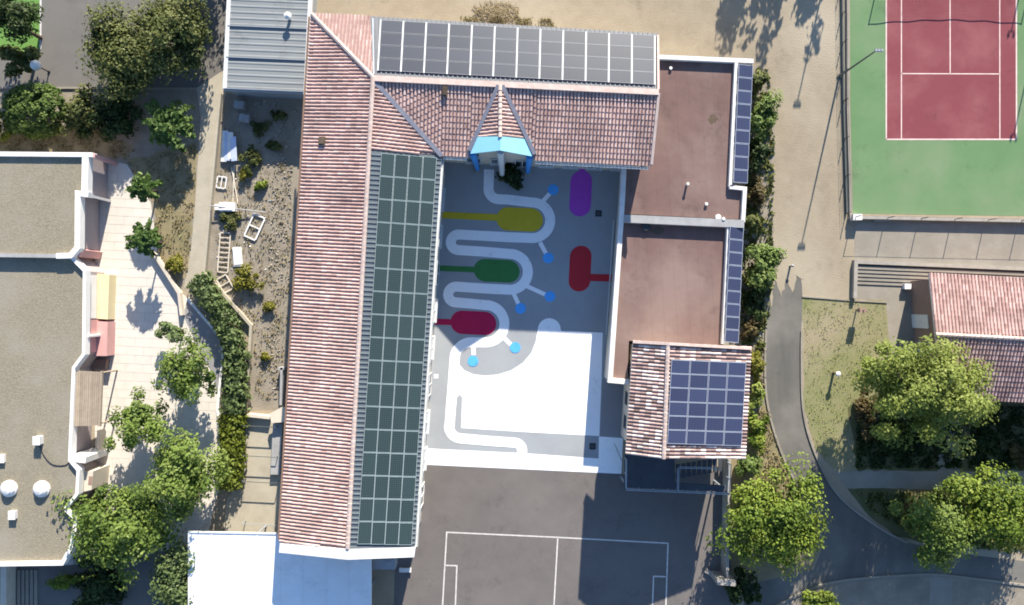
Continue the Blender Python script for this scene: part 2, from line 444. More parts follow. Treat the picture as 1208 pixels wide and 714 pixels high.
leafmat('leaf_mid', [(.05, .085, .016), (.12, .185, .034), (.195, .26, .054), (.27, .325, .10)], .42)
leafmat('leaf_olive', [(.045, .055, .016), (.09, .11, .03), (.15, .165, .046), (.22, .225, .085)])
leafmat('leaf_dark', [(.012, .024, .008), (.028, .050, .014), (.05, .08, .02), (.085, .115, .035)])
leafmat('leaf_bright', [(.05, .085, .012), (.12, .18, .022), (.20, .26, .035), (.30, .345, .07)])
leafmat('leaf_clipped', [(.03, .06, .012), (.07, .115, .022), (.12, .175, .035), (.19, .245, .06)])
leafmat('leaf_lime', [(.10, .13, .025), (.18, .225, .045), (.255, .30, .068), (.34, .375, .12)], .42)
leafmat('leaf_palm', [(.025, .055, .012), (.065, .12, .026), (.115, .18, .042), (.19, .26, .08)])
leafmat('leaf_hedge', [(.055, .085, .028), (.11, .155, .052), (.165, .215, .082), (.235, .285, .13)])
leafmat('leaf_yellowhedge', [(.06, .08, .01), (.12, .15, .018), (.18, .215, .028), (.25, .28, .05)])
leafmat('leaf_feather', [(.06, .10, .025), (.13, .19, .045), (.19, .255, .07), (.27, .33, .115)])
leafmat('leaf_brown', [(.05, .035, .016), (.10, .075, .03), (.15, .12, .045), (.20, .17, .07)])
leafmat('leaf_yellow', [(.08, .08, .014), (.16, .155, .022), (.23, .22, .03), (.30, .28, .06)])
leafmat('grass_blade', [(.13, .11, .04), (.22, .18, .08), (.30, .25, .12), (.36, .31, .17)])

# ================================================================== SETTING: the ground
g = MB()
g.face([Vector((-400, -400, 0)), Vector((400, -400, 0)), Vector((400, 400, 0)), Vector((-400, 400, 0))])
tag(g.build('ground', 'dirt'), kind='structure')
Z = lambda k: .004 * k

# -- top left: parking lot and planted bed
sheet('parking_lot', [(-160, -160), (272, -160), (266, 82), (232, 104), (-160, 101)], Z(1), 'asphalt_lot')
sheet('artificial_lawn', [(-160, -160), (48, -160), (47, 58), (30, 62), (-160, 60)], Z(2), 'artificial_grass')
stroke('lawn_edging', [(48.6, -120), (47.8, 58)], 2.2, Z(3), 'line_white')
sheet('planted_bed', [(-160, 104), (236, 106), (238, 190), (226, 330), (216, 345), (196, 318), (186, 296), (178, 240), (150, 196), (110, 184), (-160, 178)],
      Z(1), 'soil', rag=2, seed=3)
sheet('dry_grass_patch', [(150, 190), (232, 168), (230, 240), (222, 325), (206, 335), (184, 292), (182, 240), (160, 205)], Z(2), 'dry_grass', rag=3, seed=4)
sheet('dry_grass_strip', [(-20, 160), (70, 155), (110, 150), (160, 175), (150, 188), (110, 182), (-20, 178)], Z(2), 'dry_grass', rag=3, seed=5)
sheet('garden_path', [(232, 104), (268, 80), (266, 112), (257, 150), (249, 240), (238, 335), (217, 340), (226, 290), (231, 230), (237, 140)], Z(3), 'concrete')
# -- left: forecourt paving, laid slab by slab
PAVE = [(112, 186), (150, 194), (178, 240), (186, 296), (196, 318), (214, 346), (222, 352), (262, 398), (264, 420), (258, 480), (262, 560), (244, 636), (190, 650), (150, 662), (60, 668), (60, 640), (112, 600)]
pav = sheet('forecourt_paving', PAVE, Z(2), 'slab_joint')
def inside(p, poly):
    c = False; n = len(poly)
    for i in range(n):
        a, b = poly[i], poly[i - 1]
        if (a[1] > p[1]) != (b[1] > p[1]) and p[0] < (b[0] - a[0]) * (p[1] - a[1]) / (b[1] - a[1]) + a[0]: c = not c
    return c
def clip_poly(poly, x0, x1, y0, y1):
    def cl(P, f, g):
        out = []
        for i in range(len(P)):
            a, b = P[i - 1], P[i]
            fa, fb = f(a), f(b)
            if fa >= 0: 
                if fb >= 0: out.append(b)
                else: out.append(g(a, b, fa, fb))
            elif fb >= 0: out.append(g(a, b, fa, fb)); out.append(b)
        return out
    g = lambda a, b, fa, fb: (a[0] + (b[0] - a[0]) * fa / (fa - fb), a[1] + (b[1] - a[1]) * fa / (fa - fb))
    for f in (lambda p: p[0] - x0, lambda p: x1 - p[0], lambda p: p[1] - y0, lambda p: y1 - p[1]):
        if len(poly) < 3: return []
        poly = cl(poly, f, g)
    return poly
slab_me = None
SW, SH = 20.0, 10.2
cosr, sinr = math.cos(R(2.7)), math.sin(R(2.7))
rot = lambda p: ((p[0] - 180) * cosr + (p[1] - 400) * sinr, -(p[0] - 180) * sinr + (p[1] - 400) * cosr)
unrot = lambda p: (p[0] * cosr - p[1] * sinr + 180, p[0] * sinr + p[1] * cosr + 400)
prot = [rot(p) for p in PAVE]
def slab_mesh(name, pts):
    """pts in metres round the slab's own centre: a bevelled slab"""
    n = len(pts); cx = sum(p[0] for p in pts) / n; cy = sum(p[1] for p in pts) / n
    v = [(x, y, 0) for x, y in pts] + [(x, y, .012) for x, y in pts]
    inn = []
    for x, y in pts:
        d = math.hypot(cx - x, cy - y) or 1
        inn.append((x + (cx - x) / d * .015, y + (cy - y) / d * .015, .018))
    v += inn
    f = [tuple(range(2 * n, 3 * n))]
    for k in range(n):
        j = (k + 1) % n
        f.append((k, j, n + j, n + k)); f.append((n + k, n + j, 2 * n + j, 2 * n + k))
    me = bpy.data.meshes.new(name); me.from_pydata(v, [], f); me.materials.append(MATS['slab']); me.update()
    return me
gap = .16
full = None
cnt = 0
for r_ in range(-22, 34):
    for c_ in range(-8, 8):
        x0 = c_ * SW + (SW / 2 if r_ % 2 else 0); y0 = r_ * SH
        if unrot((x0, y0))[1] > 715: continue
        cor = [(x0 + gap, y0 + gap), (x0 + SW - gap, y0 + gap), (x0 + SW - gap, y0 + SH - gap), (x0 + gap, y0 + SH - gap)]
        if all(inside(p, prot) for p in cor):
            if full is None:
                w2, h2 = (SW / 2 - gap) / PPM, (SH / 2 - gap) / PPM
                full = slab_mesh('paving_slab', [(-w2, -h2), (w2, -h2), (w2, h2), (-w2, h2)])
            o = bpy.data.objects.new('paving_slab', full)
            c = at(*unrot((x0 + SW / 2, y0 + SH / 2)))
            o.location = (c.x, c.y, Z(2) + rnd.uniform(.0005, .003)); o.rotation_euler = (0, 0, -R(2.7))
        else:
            q = clip_poly(prot, x0 + gap, x0 + SW - gap, y0 + gap, y0 + SH - gap)
            if len(q) < 3: continue
            ar = abs(sum(q[i][0] * q[i - 1][1] - q[i - 1][0] * q[i][1] for i in range(len(q)))) / 2
            if ar < 8: continue
            W = [at(*unrot(p)) for p in q]
            cx = sum(p.x for p in W) / len(W); cy = sum(p.y for p in W) / len(W)
            P2 = [(p.x - cx, p.y - cy) for p in W]
            if sum(P2[i - 1][0] * P2[i][1] - P2[i][0] * P2[i - 1][1] for i in range(len(P2))) < 0: P2 = P2[::-1]
            o = bpy.data.objects.new('paving_slab', slab_mesh('paving_slab', P2))
            o.location = (cx, cy, Z(2) + rnd.uniform(.0005, .003))
        COL.objects.link(o); o.parent = pav; cnt += 1
print('slabs', cnt)
sheet('paving_shade', [(222, 352), (262, 398), (264, 420), (258, 470), (250, 440), (232, 405), (216, 372)], Z(8), 'court_strip')  # dark sheet laid on the paving to draw the shade there
sheet('garage_ramp', [(-160, 670), (150, 663), (190, 651), (245, 637), (250, 900), (-160, 900)], Z(1), 'asphalt_lot')

# -- builders' yard west of the tiled wing
sheet('waste_ground', [(250, 112), (372, 110), (352, 480), (296, 486), (292, 470), (296, 385), (240, 322), (244, 250)], Z(1), 'soil', rag=2, seed=8)
sheet('side_passage', [(290, 488), (345, 488), (336, 640), (262, 640), (268, 590), (288, 560)], Z(2), 'concrete')

# -- courtyard, painted
CY = sheet('courtyard', [(512, 160), (752, 172), (736, 250), (722, 450), (735, 520), (733, 559.5), (496, 548.5)], Z(2), 'court_grey')
sheet('schoolyard_asphalt', [(470, 545), (500, 548.4), (735, 559.4), (866, 556), (862, 790), (462, 790)], Z(1), 'asphalt_yard')
band = [(502, 529), (622, 535), (706, 541), (706.6, 515), (735, 517), (733, 559), (501, 548)]
sheet('painted_border', band, Z(3), 'paint_white', CY)
circ = lambda cx, cy, r, a0, a1, n=16: [(cx + r * math.cos(R(a0 + (a1 - a0) * k / n)), cy + r * math.sin(R(a0 + (a1 - a0) * k / n))) for k in range(n + 1)]
white = [(531, 430), (541.6, 430), (548, 437), (558, 441.5), (572, 443.3), (587, 442), (603, 437), (617, 428), (627, 416), (632, 403), (634.5, 388)] + \
        circ(648, 389, 13.5, 180, 360, 14) + [(662, 390.5), (711, 392.5), (709.5, 450), (707, 514.5), (613, 509.5), (544, 505), (545.3, 469), (542.3, 465.5), (539, 469), (538, 480), (531, 480)]
sheet('painted_field', white, Z(4), 'paint_white', CY)
sheet('unpainted_strip', [(711, 448), (740, 449), (737, 516), (708, 514.5)], Z(5), 'court_strip', CY)
track = [(577, 200), (576.3, 222)] + circ(588.5, 223, 12.2, 175, 95, 8) + [(600, 235.7)] + circ(628, 260, 21, -92, 90, 22) + [(600, 280)] + \
        circ(541, 286, 9.2, -88, -272, 14) + [(570, 297)] + circ(601.5, 320.8, 21.2, -92, 90, 22) + [(580, 341)] + \
        circ(538, 347.6, 9.3, -88, -272, 14) + [(556, 358.3)] + circ(573, 382, 22, -92, 90, 22) + [(565, 404)] + \
        circ(556, 423.5, 19.6, -90, -178, 12) + [(534.5, 450), (532, 480), (530.6, 500)] + circ(544.5, 502.5, 14.8, 176, 94, 10) + [(580, 520.4), (606, 522.2)] + circ(606.5, 531.7, 9.5, -88, 0, 8) + [(615.6, 537)]
stroke('painted_track', track, 11.8, Z(6), 'paint_white', CY)
def pill(cx, cy, hw, hh, vertical=False):
    r = min(hw, hh)
    if not vertical:
        return [(x, y + (x - cx) * .045) for x, y in circ(cx + hw - r, cy, r, -90, 90) + circ(cx - hw + r, cy, r, 90, 270)]
    return [(x - (y - cy) * .05, y) for x, y in circ(cx, cy + hh - r, r, 0, 180) + circ(cx, cy - hh + r, r, 180, 360)]
sheet('painted_pill', pill(613, 259, 27.5, 13.8), Z(4), 'paint_yellow', CY)
stroke('painted_bar', [(516, 253.5), (592, 257)], 8, Z(7), 'paint_yellow', CY)
sheet('painted_pill', pill(586, 319.6, 27, 13.4), Z(4), 'paint_green', CY)
stroke('painted_bar', [(508, 316), (566, 318.6)], 6.6, Z(7), 'paint_green', CY)
sheet('painted_pill', pill(558.5, 381, 27, 13.8), Z(4), 'paint_crimson', CY)
stroke('painted_bar', [(504, 379.3), (540, 380.4)], 7, Z(7), 'paint_crimson', CY)
sheet('painted_pill', pill(685, 228.5, 12.8, 27, True), Z(4), 'paint_purple', CY)
stroke('painted_bar', [(689, 184), (686, 206)], 7, Z(7), 'paint_purple', CY)
sheet('painted_pill', pill(684.3, 317, 12.8, 27, True), Z(4), 'paint_red', CY)
stroke('painted_bar', [(690, 327.3), (728, 328.4)], 8.4, Z(7), 'paint_red', CY)
for a, b, d in (((640, 238), (648.5, 228.5), (652.5, 224)), ((637, 286), (644.5, 300), (646.7, 304.4)), ((621, 337.5), (643, 347.5), (648.7, 349.8)),
                ((604, 342), (611.5, 358.5), (614, 364)), ((594, 398), (602.5, 406.5), (607.8, 410)), ((558, 406), (559, 419), (558, 426))):
    stroke('painted_stub', [a, b], 5, Z(5) + .002, 'paint_white', CY)
    sheet('painted_dot', circ(d[0], d[1], 6.4, 0, 360, 20)[:-1], Z(8), 'paint_blue', CY)
for p in ((706, 252), (699, 526.5)):
    mb = MB(); c = at(*p)
    wall_strip(mb, [c + Vector(q) for q in ((-.22, -.22, 0), (.22, -.22, 0), (.22, .22, 0), (-.22, .22, 0))], .07, .004, .05, closed=True)
    for k in range(-3, 4): mb.box(c + Vector((k * .06, 0, .03)), (.03, .42, .03))
    o = mb.build('drain_grate', 'grate')
    tag(o, 'dark square drain grate beside the purple painted shape' if p[0] > 700 else 'dark square drain grate in the grey corner by the white border', 'drain')
# pitch lines
for pts in ([(519.5, 760), (527, 628), (658, 634), (788, 641), (784, 760)], [(658, 634), (651, 760)], [(525, 667), (539, 667.5), (535.5, 760)], [(787, 680.5), (771, 680), (768, 760)]):
    stroke('pitch_line', pts, 1.6, Z(2), 'line_white', bpy.data.objects['schoolyard_asphalt'])

# -- right: tennis court
TC = sheet('tennis_court', [(1002, -240), (1003, 120), (1006, 252), (1420, 258), (1420, -240)], Z(2), 'tennis_green')
sheet('court_surface', [(1045, -200), (1199, -200), (1199.5, 165), (1045, 165)], Z(3), 'tennis_red', TC)
for pts, wd in (([(1045.4, -200), (1045.4, 165)], 1.6), ([(1198.7, -200), (1199, 165)], 1.6), ([(1063.3, -200), (1063.3, 165)], 1.3), ([(1179, -200), (1179.4, 165)], 1.3),
                ([(1120.5, -95), (1120.8, 87)], 1.3), ([(1045, 164.6), (1199.3, 164.6)], 1.8), ([(1063, 87), (1179.2, 87.4)], 1.3)):
    stroke('court_line', pts, wd, Z(4) + .002 * (wd > 1.4), 'tennis_line', TC)
sheet('terrace', [(1008, 262), (1420, 270), (1420, 330), (1008, 312)], Z(1), 'terrace_concrete')
sheet('house_forecourt', [(1008, 335), (1120, 340), (1110, 420), (1046, 420), (1046, 356), (1008, 352)], Z(1), 'terrace_concrete')
sheet('park_lawn', [(946, 350), (1046, 356), (1050, 430), (1090, 470), (1420, 480), (1420, 556), (985, 556), (962, 530), (948, 480)], Z(2), 'lawn', rag=1.5, seed=11)
sheet('shaded_lawn', [(1000, 480), (1040, 460), (1420, 476), (1420, 556), (1010, 556)], Z(3), 'lawn_in_shade', rag=3, seed=12)  # dark sheet over the lawn where the lime tree's shade falls
sheet('small_lawn', [(1000, 576), (1420, 580), (1420, 660), (1090, 640), (1056, 632), (1020, 604)], Z(1), 'lawn_in_shade', rag=1, seed=13)
sheet('garden_walk', [(984, 556), (1106, 556), (1106, 486), (1132, 486), (1132, 556), (1420, 566), (1420, 586), (1130, 576), (1000, 576)], Z(4), 'terrace_concrete')
ROADL = catmull([(919, 318), (908, 345), (903, 400), (904, 470), (922, 535), (953, 598), (972, 640)])
ROADR = catmull([(935, 318), (946, 336), (945, 420), (948, 490), (966, 546), (992, 588), (1036, 622), (1070, 640)])
road = ROADL + [(960, 672), (880, 690), (870, 790), (905, 790), (916, 712), (960, 694), (1000, 684), (1060, 679), (1110, 678), (1208, 690), (1420, 700), (1420, 668), (1208, 662), (1120, 652)] + ROADR[::-1]
sheet('access_road', road, Z(2), 'asphalt_road')
sheet('verge', [(880, 420), (903, 400), (904, 470), (922, 535), (953, 598), (972, 640), (958, 672), (880, 690), (862, 690), (862, 540)], Z(1), 'dry_grass', rag=1, seed=14)
sheet('hedge_bed', [(866, 80), (905, 80), (914, 140), (912, 240), (912, 330), (904, 400), (904, 470), (862, 540), (850, 400)], Z(1) , 'soil', rag=2, seed=15)
sheet('island_verge', [(905, 790), (916, 714), (960, 696), (1000, 686), (1060, 681), (1110, 680), (1208, 692), (1420, 702), (1420, 790)], Z(3), 'soil', rag=.6, seed=16)
sheet('island_walk', [(1097, 680), (1124, 681), (1122, 790), (1095, 790)], Z(4), 'terrace_concrete')
# kerbs of the road
def kerb(pts, label, mname='terrace_concrete', wd=.16, h=.12):
    mb = MB(); wall_strip(mb, [at(*p) for p in pts], wd, 0, h)
    return tag(mb.build('kerb', mname), label, 'kerb', 'concrete road kerbs')
sheet('dirt_drift', [(905, 312), (955, 312), (948, 330), (940, 326), (934, 344), (928, 328), (922, 350), (915, 330), (909, 362), (906, 345)], Z(4), 'dirt', rag=1.5, step=4, seed=21)
kerb(ROADL[10:], 'pale kerb on the hedge side of the curving road')
kerb(ROADR[10:], 'pale kerb on the lawn side of the curving road')
kerb(catmull([(910, 718), (960, 693), (1000, 684), (1060, 679), (1110, 678), (1208, 690), (1300, 698)]), 'long bowed kerb along the bottom edge of the road')
kerb([(946, 350), (1009, 355), (1046, 357)], 'thin straight kerb at the top of the lawn', wd=.1, h=.08)
kerb([(-160, 103), (232, 105)], 'straight kerb between the parking lot and the planted bed', wd=.16)
kerb([(222, 352), (262, 399), (264, 421), (258, 480), (262, 560)], 'white kerb bordering the forecourt paving beside the hedge', 'white_wall', .2, .25)
mb = MB(); wall_strip(mb, [at(*p) for p in ((183, 297), (214, 346), (217, 372))], .25, 0, .5)
tag(mb.build('low_wall', 'cream_wall'), 'low cream wall cutting diagonally below the small leafy trees', 'wall')
mb = MB(); wall_strip(mb, [at(*p) for p in ((262, 112), (252, 220), (243, 322), (270, 352), (298, 384), (296, 420), (291, 486))], .22, 0, .45)
tag(mb.build('low_wall', 'concrete'), 'low concrete wall between the garden path and the waste ground', 'wall')

# ================================================================== BUILDINGS
def scan(poly, u):
    xs = []
    n = len(poly)
    for i in range(n):
        a, b = poly[i], poly[(i + 1) % n]
        if (a[0] > u) != (b[0] > u): xs.append(a[1] + (b[1] - a[1]) * (u - a[0]) / (b[0] - a[0]))
    xs.sort()
    return list(zip(xs[::2], xs[1::2]))

def lay_tiles(name, pts, eave, parent, mname, pitch=.27, course=.42, seed=1):
    """canal tiles over a planar 3d polygon; eave = (a, b) gives the direction along the eave. One piece of real geometry, each tile its own island"""
    r = random.Random(seed)
    u = (eave[1] - eave[0]).normalized()
    nrm = (pts[1] - pts[0]).cross(pts[2] - pts[0]).normalized()
    if nrm.z < 0: nrm = -nrm
    v = nrm.cross(u).normalized()
    if v.z < 0: v = -v
    o = eave[0]
    P2 = [((p - o).dot(u), (p - o).dot(v)) for p in pts]
    umin = min(p[0] for p in P2); umax = max(p[0] for p in P2)
    rad = pitch * .36
    V, F = [], []
    prof = [(math.cos(t), math.sin(t)) for t in (math.pi, math.pi * .72, math.pi * .5, math.pi * .28, 0)]
    k = 0
    uu = umin + pitch * .5
    while uu < umax:
        for v0, v1 in scan(P2, uu):
            vv = v0; j = 0
            while vv < v1 - .05:
                L = min(course + .04, v1 - vv)
                du = r.uniform(-.012, .012); dz = r.uniform(-.006, .006)
                i = len(V)
                for (vp, rr, zz) in ((vv, rad * 1.08, .03), (vv + L, rad * .88, .002)):
                    for cx, cz in prof:
                        V.append(tuple(o + u * (uu + du + cx * rr) + v * vp + nrm * (zz + dz + cz * rr * .95)))
                for q in range(4): F.append((i + q + 1, i + q, i + 5 + q, i + 6 + q))
                F.append((i, i + 1, i + 2, i + 3, i + 4))
                vv += course; j += 1
        uu += pitch
    me = bpy.data.meshes.new(name); me.from_pydata(V, [], F); me.update()
    ob = link_mesh(name, me, parent, (mname,)); ob['kind'] = 'stuff'
    return ob

def cap_line(name, a, b, r, parent, mname, step=.42, seed=3):
    """a run of overlapping half-round ridge tiles"""
    rr = random.Random(seed)
    d = b - a; L = d.length; x = d / L
    y = Vector((0, 0, 1)).cross(x).normalized(); z = x.cross(y)
    n = max(1, int(L / step)); V, F = [], []
    for k in range(n):
        p0 = a + x * (L * k / n); p1 = a + x * (L * (k + 1) / n + .03)
        i = len(V)
        for p, q, up in ((p0, r * 1.06, .03), (p1, r * .92, .0)):
            up += rr.uniform(-.004, .004)
            for t in (180, 140, 90, 40, 0):
                V.append(tuple(p + y * (q * math.cos(R(t))) + z * (up + q * .8 * math.sin(R(t)))))
        for c in range(4): F.append((i + c, i + c + 1, i + 6 + c, i + 5 + c))
        F.append((i + 4, i + 3, i + 2, i + 1, i))
    me = bpy.data.meshes.new(name); me.from_pydata(V, [], F); me.update()
    ob = link_mesh(name, me, parent, (mname,)); ob['kind'] = 'stuff'
    return ob

def corrugated(name, pts, run, parent, mname, pitch=.33, hgt=.05, lift=.02):
    """ribbed steel sheet over a planar quad pts = a,b (top) c,d (bottom); ribs run from top to bottom"""
    a, b, c, d = pts
    nrm = (b - a).cross(d - a).normalized()
    if nrm.z < 0: nrm = -nrm
    n = max(2, int((b - a).length / pitch)); V, F = [], []
    for k in range(n):
        for t, z in ((0, 0), (.62, 0), (.70, hgt), (.92, hgt), (.9999, 0)):
            s = (k + t) / n
            V.append(tuple(a.lerp(b, s) + nrm * (z + lift))); V.append(tuple(d.lerp(c, s) + nrm * (z + lift)))
    for k in range(len(V) // 2 - 1): F.append((2 * k, 2 * k + 1, 2 * k + 3, 2 * k + 2))
    me = bpy.data.meshes.new(name); me.from_pydata(V, [], F); me.update()
    return link_mesh(name, me, parent, (mname,))

def panel_mesh(name, wd, ln, mname, fr=.035):
    t = .04
    x, y = wd / 2, ln / 2; xi, yi = x - fr, y - fr
    V = [(-x, -y, 0), (x, -y, 0), (x, y, 0), (-x, y, 0), (-x, -y, t), (x, -y, t), (x, y, t), (-x, y, t),
         (-xi, -yi, t), (xi, -yi, t), (xi, yi, t), (-xi, yi, t), (-xi, -yi, t - .006), (xi, -yi, t - .006), (xi, yi, t - .006), (-xi, yi, t - .006)]
    F = [(0, 1, 5, 4), (1, 2, 6, 5), (2, 3, 7, 6), (3, 0, 4, 7), (4, 5, 9, 8), (5, 6, 10, 9), (6, 7, 11, 10), (7, 4, 8, 11),
         (8, 9, 13, 12), (9, 10, 14, 13), (10, 11, 15, 14), (11, 8, 12, 15), (12, 13, 14, 15), (3, 2, 1, 0)]
    me = bpy.data.meshes.new(name); me.from_pydata(V, [], F)
    me.materials.append(MATS[mname]); me.materials.append(MATS[mname + '_frame'])
    me.polygons.foreach_set('material_index', [1] * 12 + [0, 1])
    uvl = me.uv_layers.new(name='UVMap')
    for li, lp in enumerate(me.loops):
        vx, vy, _ = V[lp.vertex_index]
        uvl.data[li].uv = ((vx + xi) / (2 * xi), (vy + yi) / (2 * yi))
    me.update()
    return me

def pv_array(corners, ncol, nrow, mname, label, gapx=.02, gapy=.02, lift=.10, fr=.035, rails=True, tilt=0):
    """corners tl,tr,br,bl in 3d; every panel is an object of its own"""
    tl, tr, br, bl = corners
    ctr = (tl + tr + br + bl) / 4
    root = empty('solar_array', (ctr.x, ctr.y, min(c.z for c in corners)), label, 'solar array', 'solar arrays on the school roofs')
    ux = ((tr - tl) + (br - bl)).normalized(); vy = ((tl - bl) + (tr - br)); vy = (vy - ux * vy.dot(ux)).normalized()
    nz = ux.cross(vy)
    wd = ((tr - tl).length + (br - bl).length) / 2 / ncol - gapx
    ln = ((tl - bl).length + (tr - br).length) / 2 / nrow - gapy
    me = panel_mesh('solar_panel', wd, ln, mname, fr)
    B = Matrix((ux, vy, nz)).transposed().to_4x4()
    inv = root.matrix_world.inverted()
    for i in range(ncol):
        for j in range(nrow):
            s, t = (i + .5) / ncol, (j + .5) / nrow
            p = tl.lerp(tr, s).lerp(bl.lerp(br, s), t) + nz * lift
            o = bpy.data.objects.new('solar_panel', me); COL.objects.link(o); o.parent = root
            M = B.copy(); M.translation = p
            o.matrix_parent_inverse = inv
            o.matrix_basis = M
    if rails == 'v':
        for i in range(ncol + 1):
            t = i / ncol; mb = MB()
            mb.beam(tl.lerp(tr, t) + nz * (lift + .025), bl.lerp(br, t) + nz * (lift + .025), .09, .05); mb.build('rail', 'gutter', root)
    elif rails:
        for j in range(nrow + 1):
            t = min(max(j / nrow, .004), .996); mb = MB()
            mb.beam(tl.lerp(bl, t) + nz * (lift - .03), tr.lerp(br, t) + nz * (lift - .03), .06, .05)
            mb.build('rail', mname + '_frame', root)
    return root

# ------------------------------------------------------------------ the L-shaped tiled school building
HR, HE = 6.85, 5.85
R1, R2, R3 = at(440, 91, HR), at(410, 646, HR), at(777, 107, HR)
PW = Plane(R1, R2, at(345, 400, HE))                 # west slope
PE = Plane(R1, R2, at(507, 400, HE))                 # east slope
PS = Plane(R1, R3, at(640, 190, HE))                 # courtyard slope of the upper wing
PN = Plane(R1, R3, at(610, 31, 5.85))                 # far slope of the upper wing
sch = empty('school_building', at(430, 380, 0), 'long L-shaped school building with pink canal-tiled roofs round the painted courtyard', 'building')
mb = MB()
mb.prism([at(x, y, 5.55) for x, y in ((375, 26), (444, 28), (517, 190), (486, 640), (338, 634))], 0, 5.6)
mb.prism([at(x, y, 5.55) for x, y in ((446, 31), (771, 50), (764, 187), (510, 174))], 0, 5.58)
# gable infill at the lower end
a, b, c = at(338, 634, 5.55), at(410, 641, 7.0), at(486, 640, 5.55)
for q in (a, b, c): q.y += .02
mb.face([Vector((a.x, a.y, 5.55)), Vector((b.x, b.y, 6.9)), Vector((c.x, c.y, 5.55))])
mb.build('wall', 'cream_wall', sch)
W = {}
def slope(name, plane, poly, eave, tiles=True, mname='tile', fascia='mortar_white', seed=1, parent=sch):
    pts = [plane.at(x, y) for x, y in poly]
    m = MB(); m.slab(pts, .16, 0, 1)
    rf = m.build('roof', ('roof_deck', fascia), parent)
    if tiles: lay_tiles('tiles', pts, (plane.at(*eave[0]), plane.at(*eave[1])), rf, mname, seed=seed)
    return rf
slope('roof', PW, [(367, 16), (440, 91), (410, 647), (330, 640)], ((330, 640), (367, 16)), seed=2)
slope('roof', PE, [(440, 92), (521, 183), (438, 177)], ((488, 640), (521, 183)), seed=3)
slope('roof', PS, [(441, 92), (777, 107), (768, 196), (629.5, 189.3), (628, 172), (554.5, 168), (552.5, 185.5), (522, 184)], ((522, 184), (768, 196)), seed=4)
slope('roof', PN, [(440, 90), (369, 16), (437, 19)], ((437, 19), (369, 16)), seed=5)
# steel-decked solar slopes
pts = [PE.at(*p) for p in ((438, 178), (521, 184), (489, 648), (410, 647))]
m = MB(); m.slab([pts[0], pts[1], pts[2], pts[3]], .16, 0, 1); rf = m.build('roof', ('steel_sheet', 'gutter'), sch)
corrugated('ribbed_sheet', [pts[0], pts[3], pts[2], pts[1]], None, rf, 'steel_sheet', pitch=.36)
pts2 = [PN.at(*p) for p in ((437, 19.5), (777, 40), (777, 107), (440, 91))]
m = MB(); m.slab(pts2, .16, 0, 1); rf2 = m.build('roof', ('steel_sheet', 'gutter'), sch)
corrugated('ribbed_sheet', [pts2[0], pts2[1], pts2[2], pts2[3]], None, rf2, 'zinc_dull', pitch=.36)
# ridges, hips, verges, valleys
cap_line('ridge_tiles', PW.at(440, 92, .06), PW.at(410, 647, .06), .17, sch, 'ridge_pale', seed=11)
cap_line('ridge_tiles', PW.at(368, 17, .08), PW.at(440, 91, .08), .15, sch, 'ridge_pale', seed=12)
m = MB(); m.beam(PS.at(440, 92.5, .10), PS.at(777, 109, .10), .42, .16); m.build('ridge_flashing', 'ridge_pale', sch)
m = MB(); m.beam(PS.at(441, 95, .04), PS.at(521, 184, .04), .34, .22); m.build('valley_gutter', 'flashing', sch)
m = MB(); m.beam(PN.at(776, 42, .06), PN.at(776.5, 106, .06), .16, .2); m.build('verge', 'ridge_pale', sch)
m = MB(); m.beam(PN.at(440, 22, .06), PN.at(441, 88, .06), .12, .12); m.build('verge', 'zinc', sch)
m = MB(); m.beam(PS.at(777, 110, .06), PS.at(768.5, 194, .06), .2, .24); m.build('verge', 'ridge_pale', sch)
# white capped gable end
for poly in (((330, 641), (410, 648), (409, 660.5), (329, 652)),):
    m = MB(); m.slab([PW.at(x, y, .10) for x, y in poly], .3); m.build('gable_coping', 'parapet', sch)
m = MB(); m.slab([PE.at(x, y, .10) for x, y in ((410.3, 648), (490, 646), (488.5, 657.5), (409.3, 660.5))], .3); m.build('gable_coping', 'parapet', sch)
# gutters
def gutter(a, b, parent, name='gutter', wd=.17, mn='gutter'):
    d = (b - a).normalized(); sdv = Vector((-d.y, d.x, 0)).normalized()
    mb = MB(); mb.beam(a, b, wd, .03)
    for s in (-1, 1): mb.beam(a + sdv * s * wd / 2 + Vector((0, 0, .06)), b + sdv * s * wd / 2 + Vector((0, 0, .06)), .02, .12)
    return mb.build(name, mn, parent)
gutter(at(522.6, 186, 5.55), at(491.5, 645, 5.55), sch)
gutter(at(524, 187, 5.7), at(551, 188.4, 5.7), sch)
gutter(at(631, 192.3, 5.7), at(765, 199, 5.7), sch)
gutter(at(328.8, 636, 5.55), at(365, 20, 5.55), sch, mn='brown_wall', wd=.1)
# windows and doors under the eaves of the courtyard
def wall_window(a, b, z0, z1, parent, frame='white_plastic', glass='window_glass', name='window'):
    """a, b: foot points on the wall face; outward normal to the right of a->b"""
    d = (b - a).normalized(); nr = Vector((d.y, -d.x, 0))
    M = lambda p, z: Vector((p.x, p.y, z))
    mb = MB(); mb.beam(M(a, (z0 + z1) / 2) + nr * .02, M(b, (z0 + z1) / 2) + nr * .02, .05, z1 - z0 - .1)
    o = mb.build(name, glass, parent)
    f = MB()
    for z in (z0, z1): f.beam(M(a, z) + nr * .05, M(b, z) + nr * .05, .07, .08)
    for p in (a, a.lerp(b, .5), b): f.beam(M(p, z0 + .04) + nr * .05, M(p, z1 - .04) + nr * .05, .07, .07)
    f.build('frame', frame, o)
    if z0 > .3:
        s = MB(); s.beam(M(a, z0 - .08) + nr * .12 - d * .1, M(b, z0 - .08) + nr * .12 + d * .1, .24, .06); s.build('sill', 'gutter', o)
    return o
A, B_ = at(517, 190, 5.55), at(486, 640, 5.55)
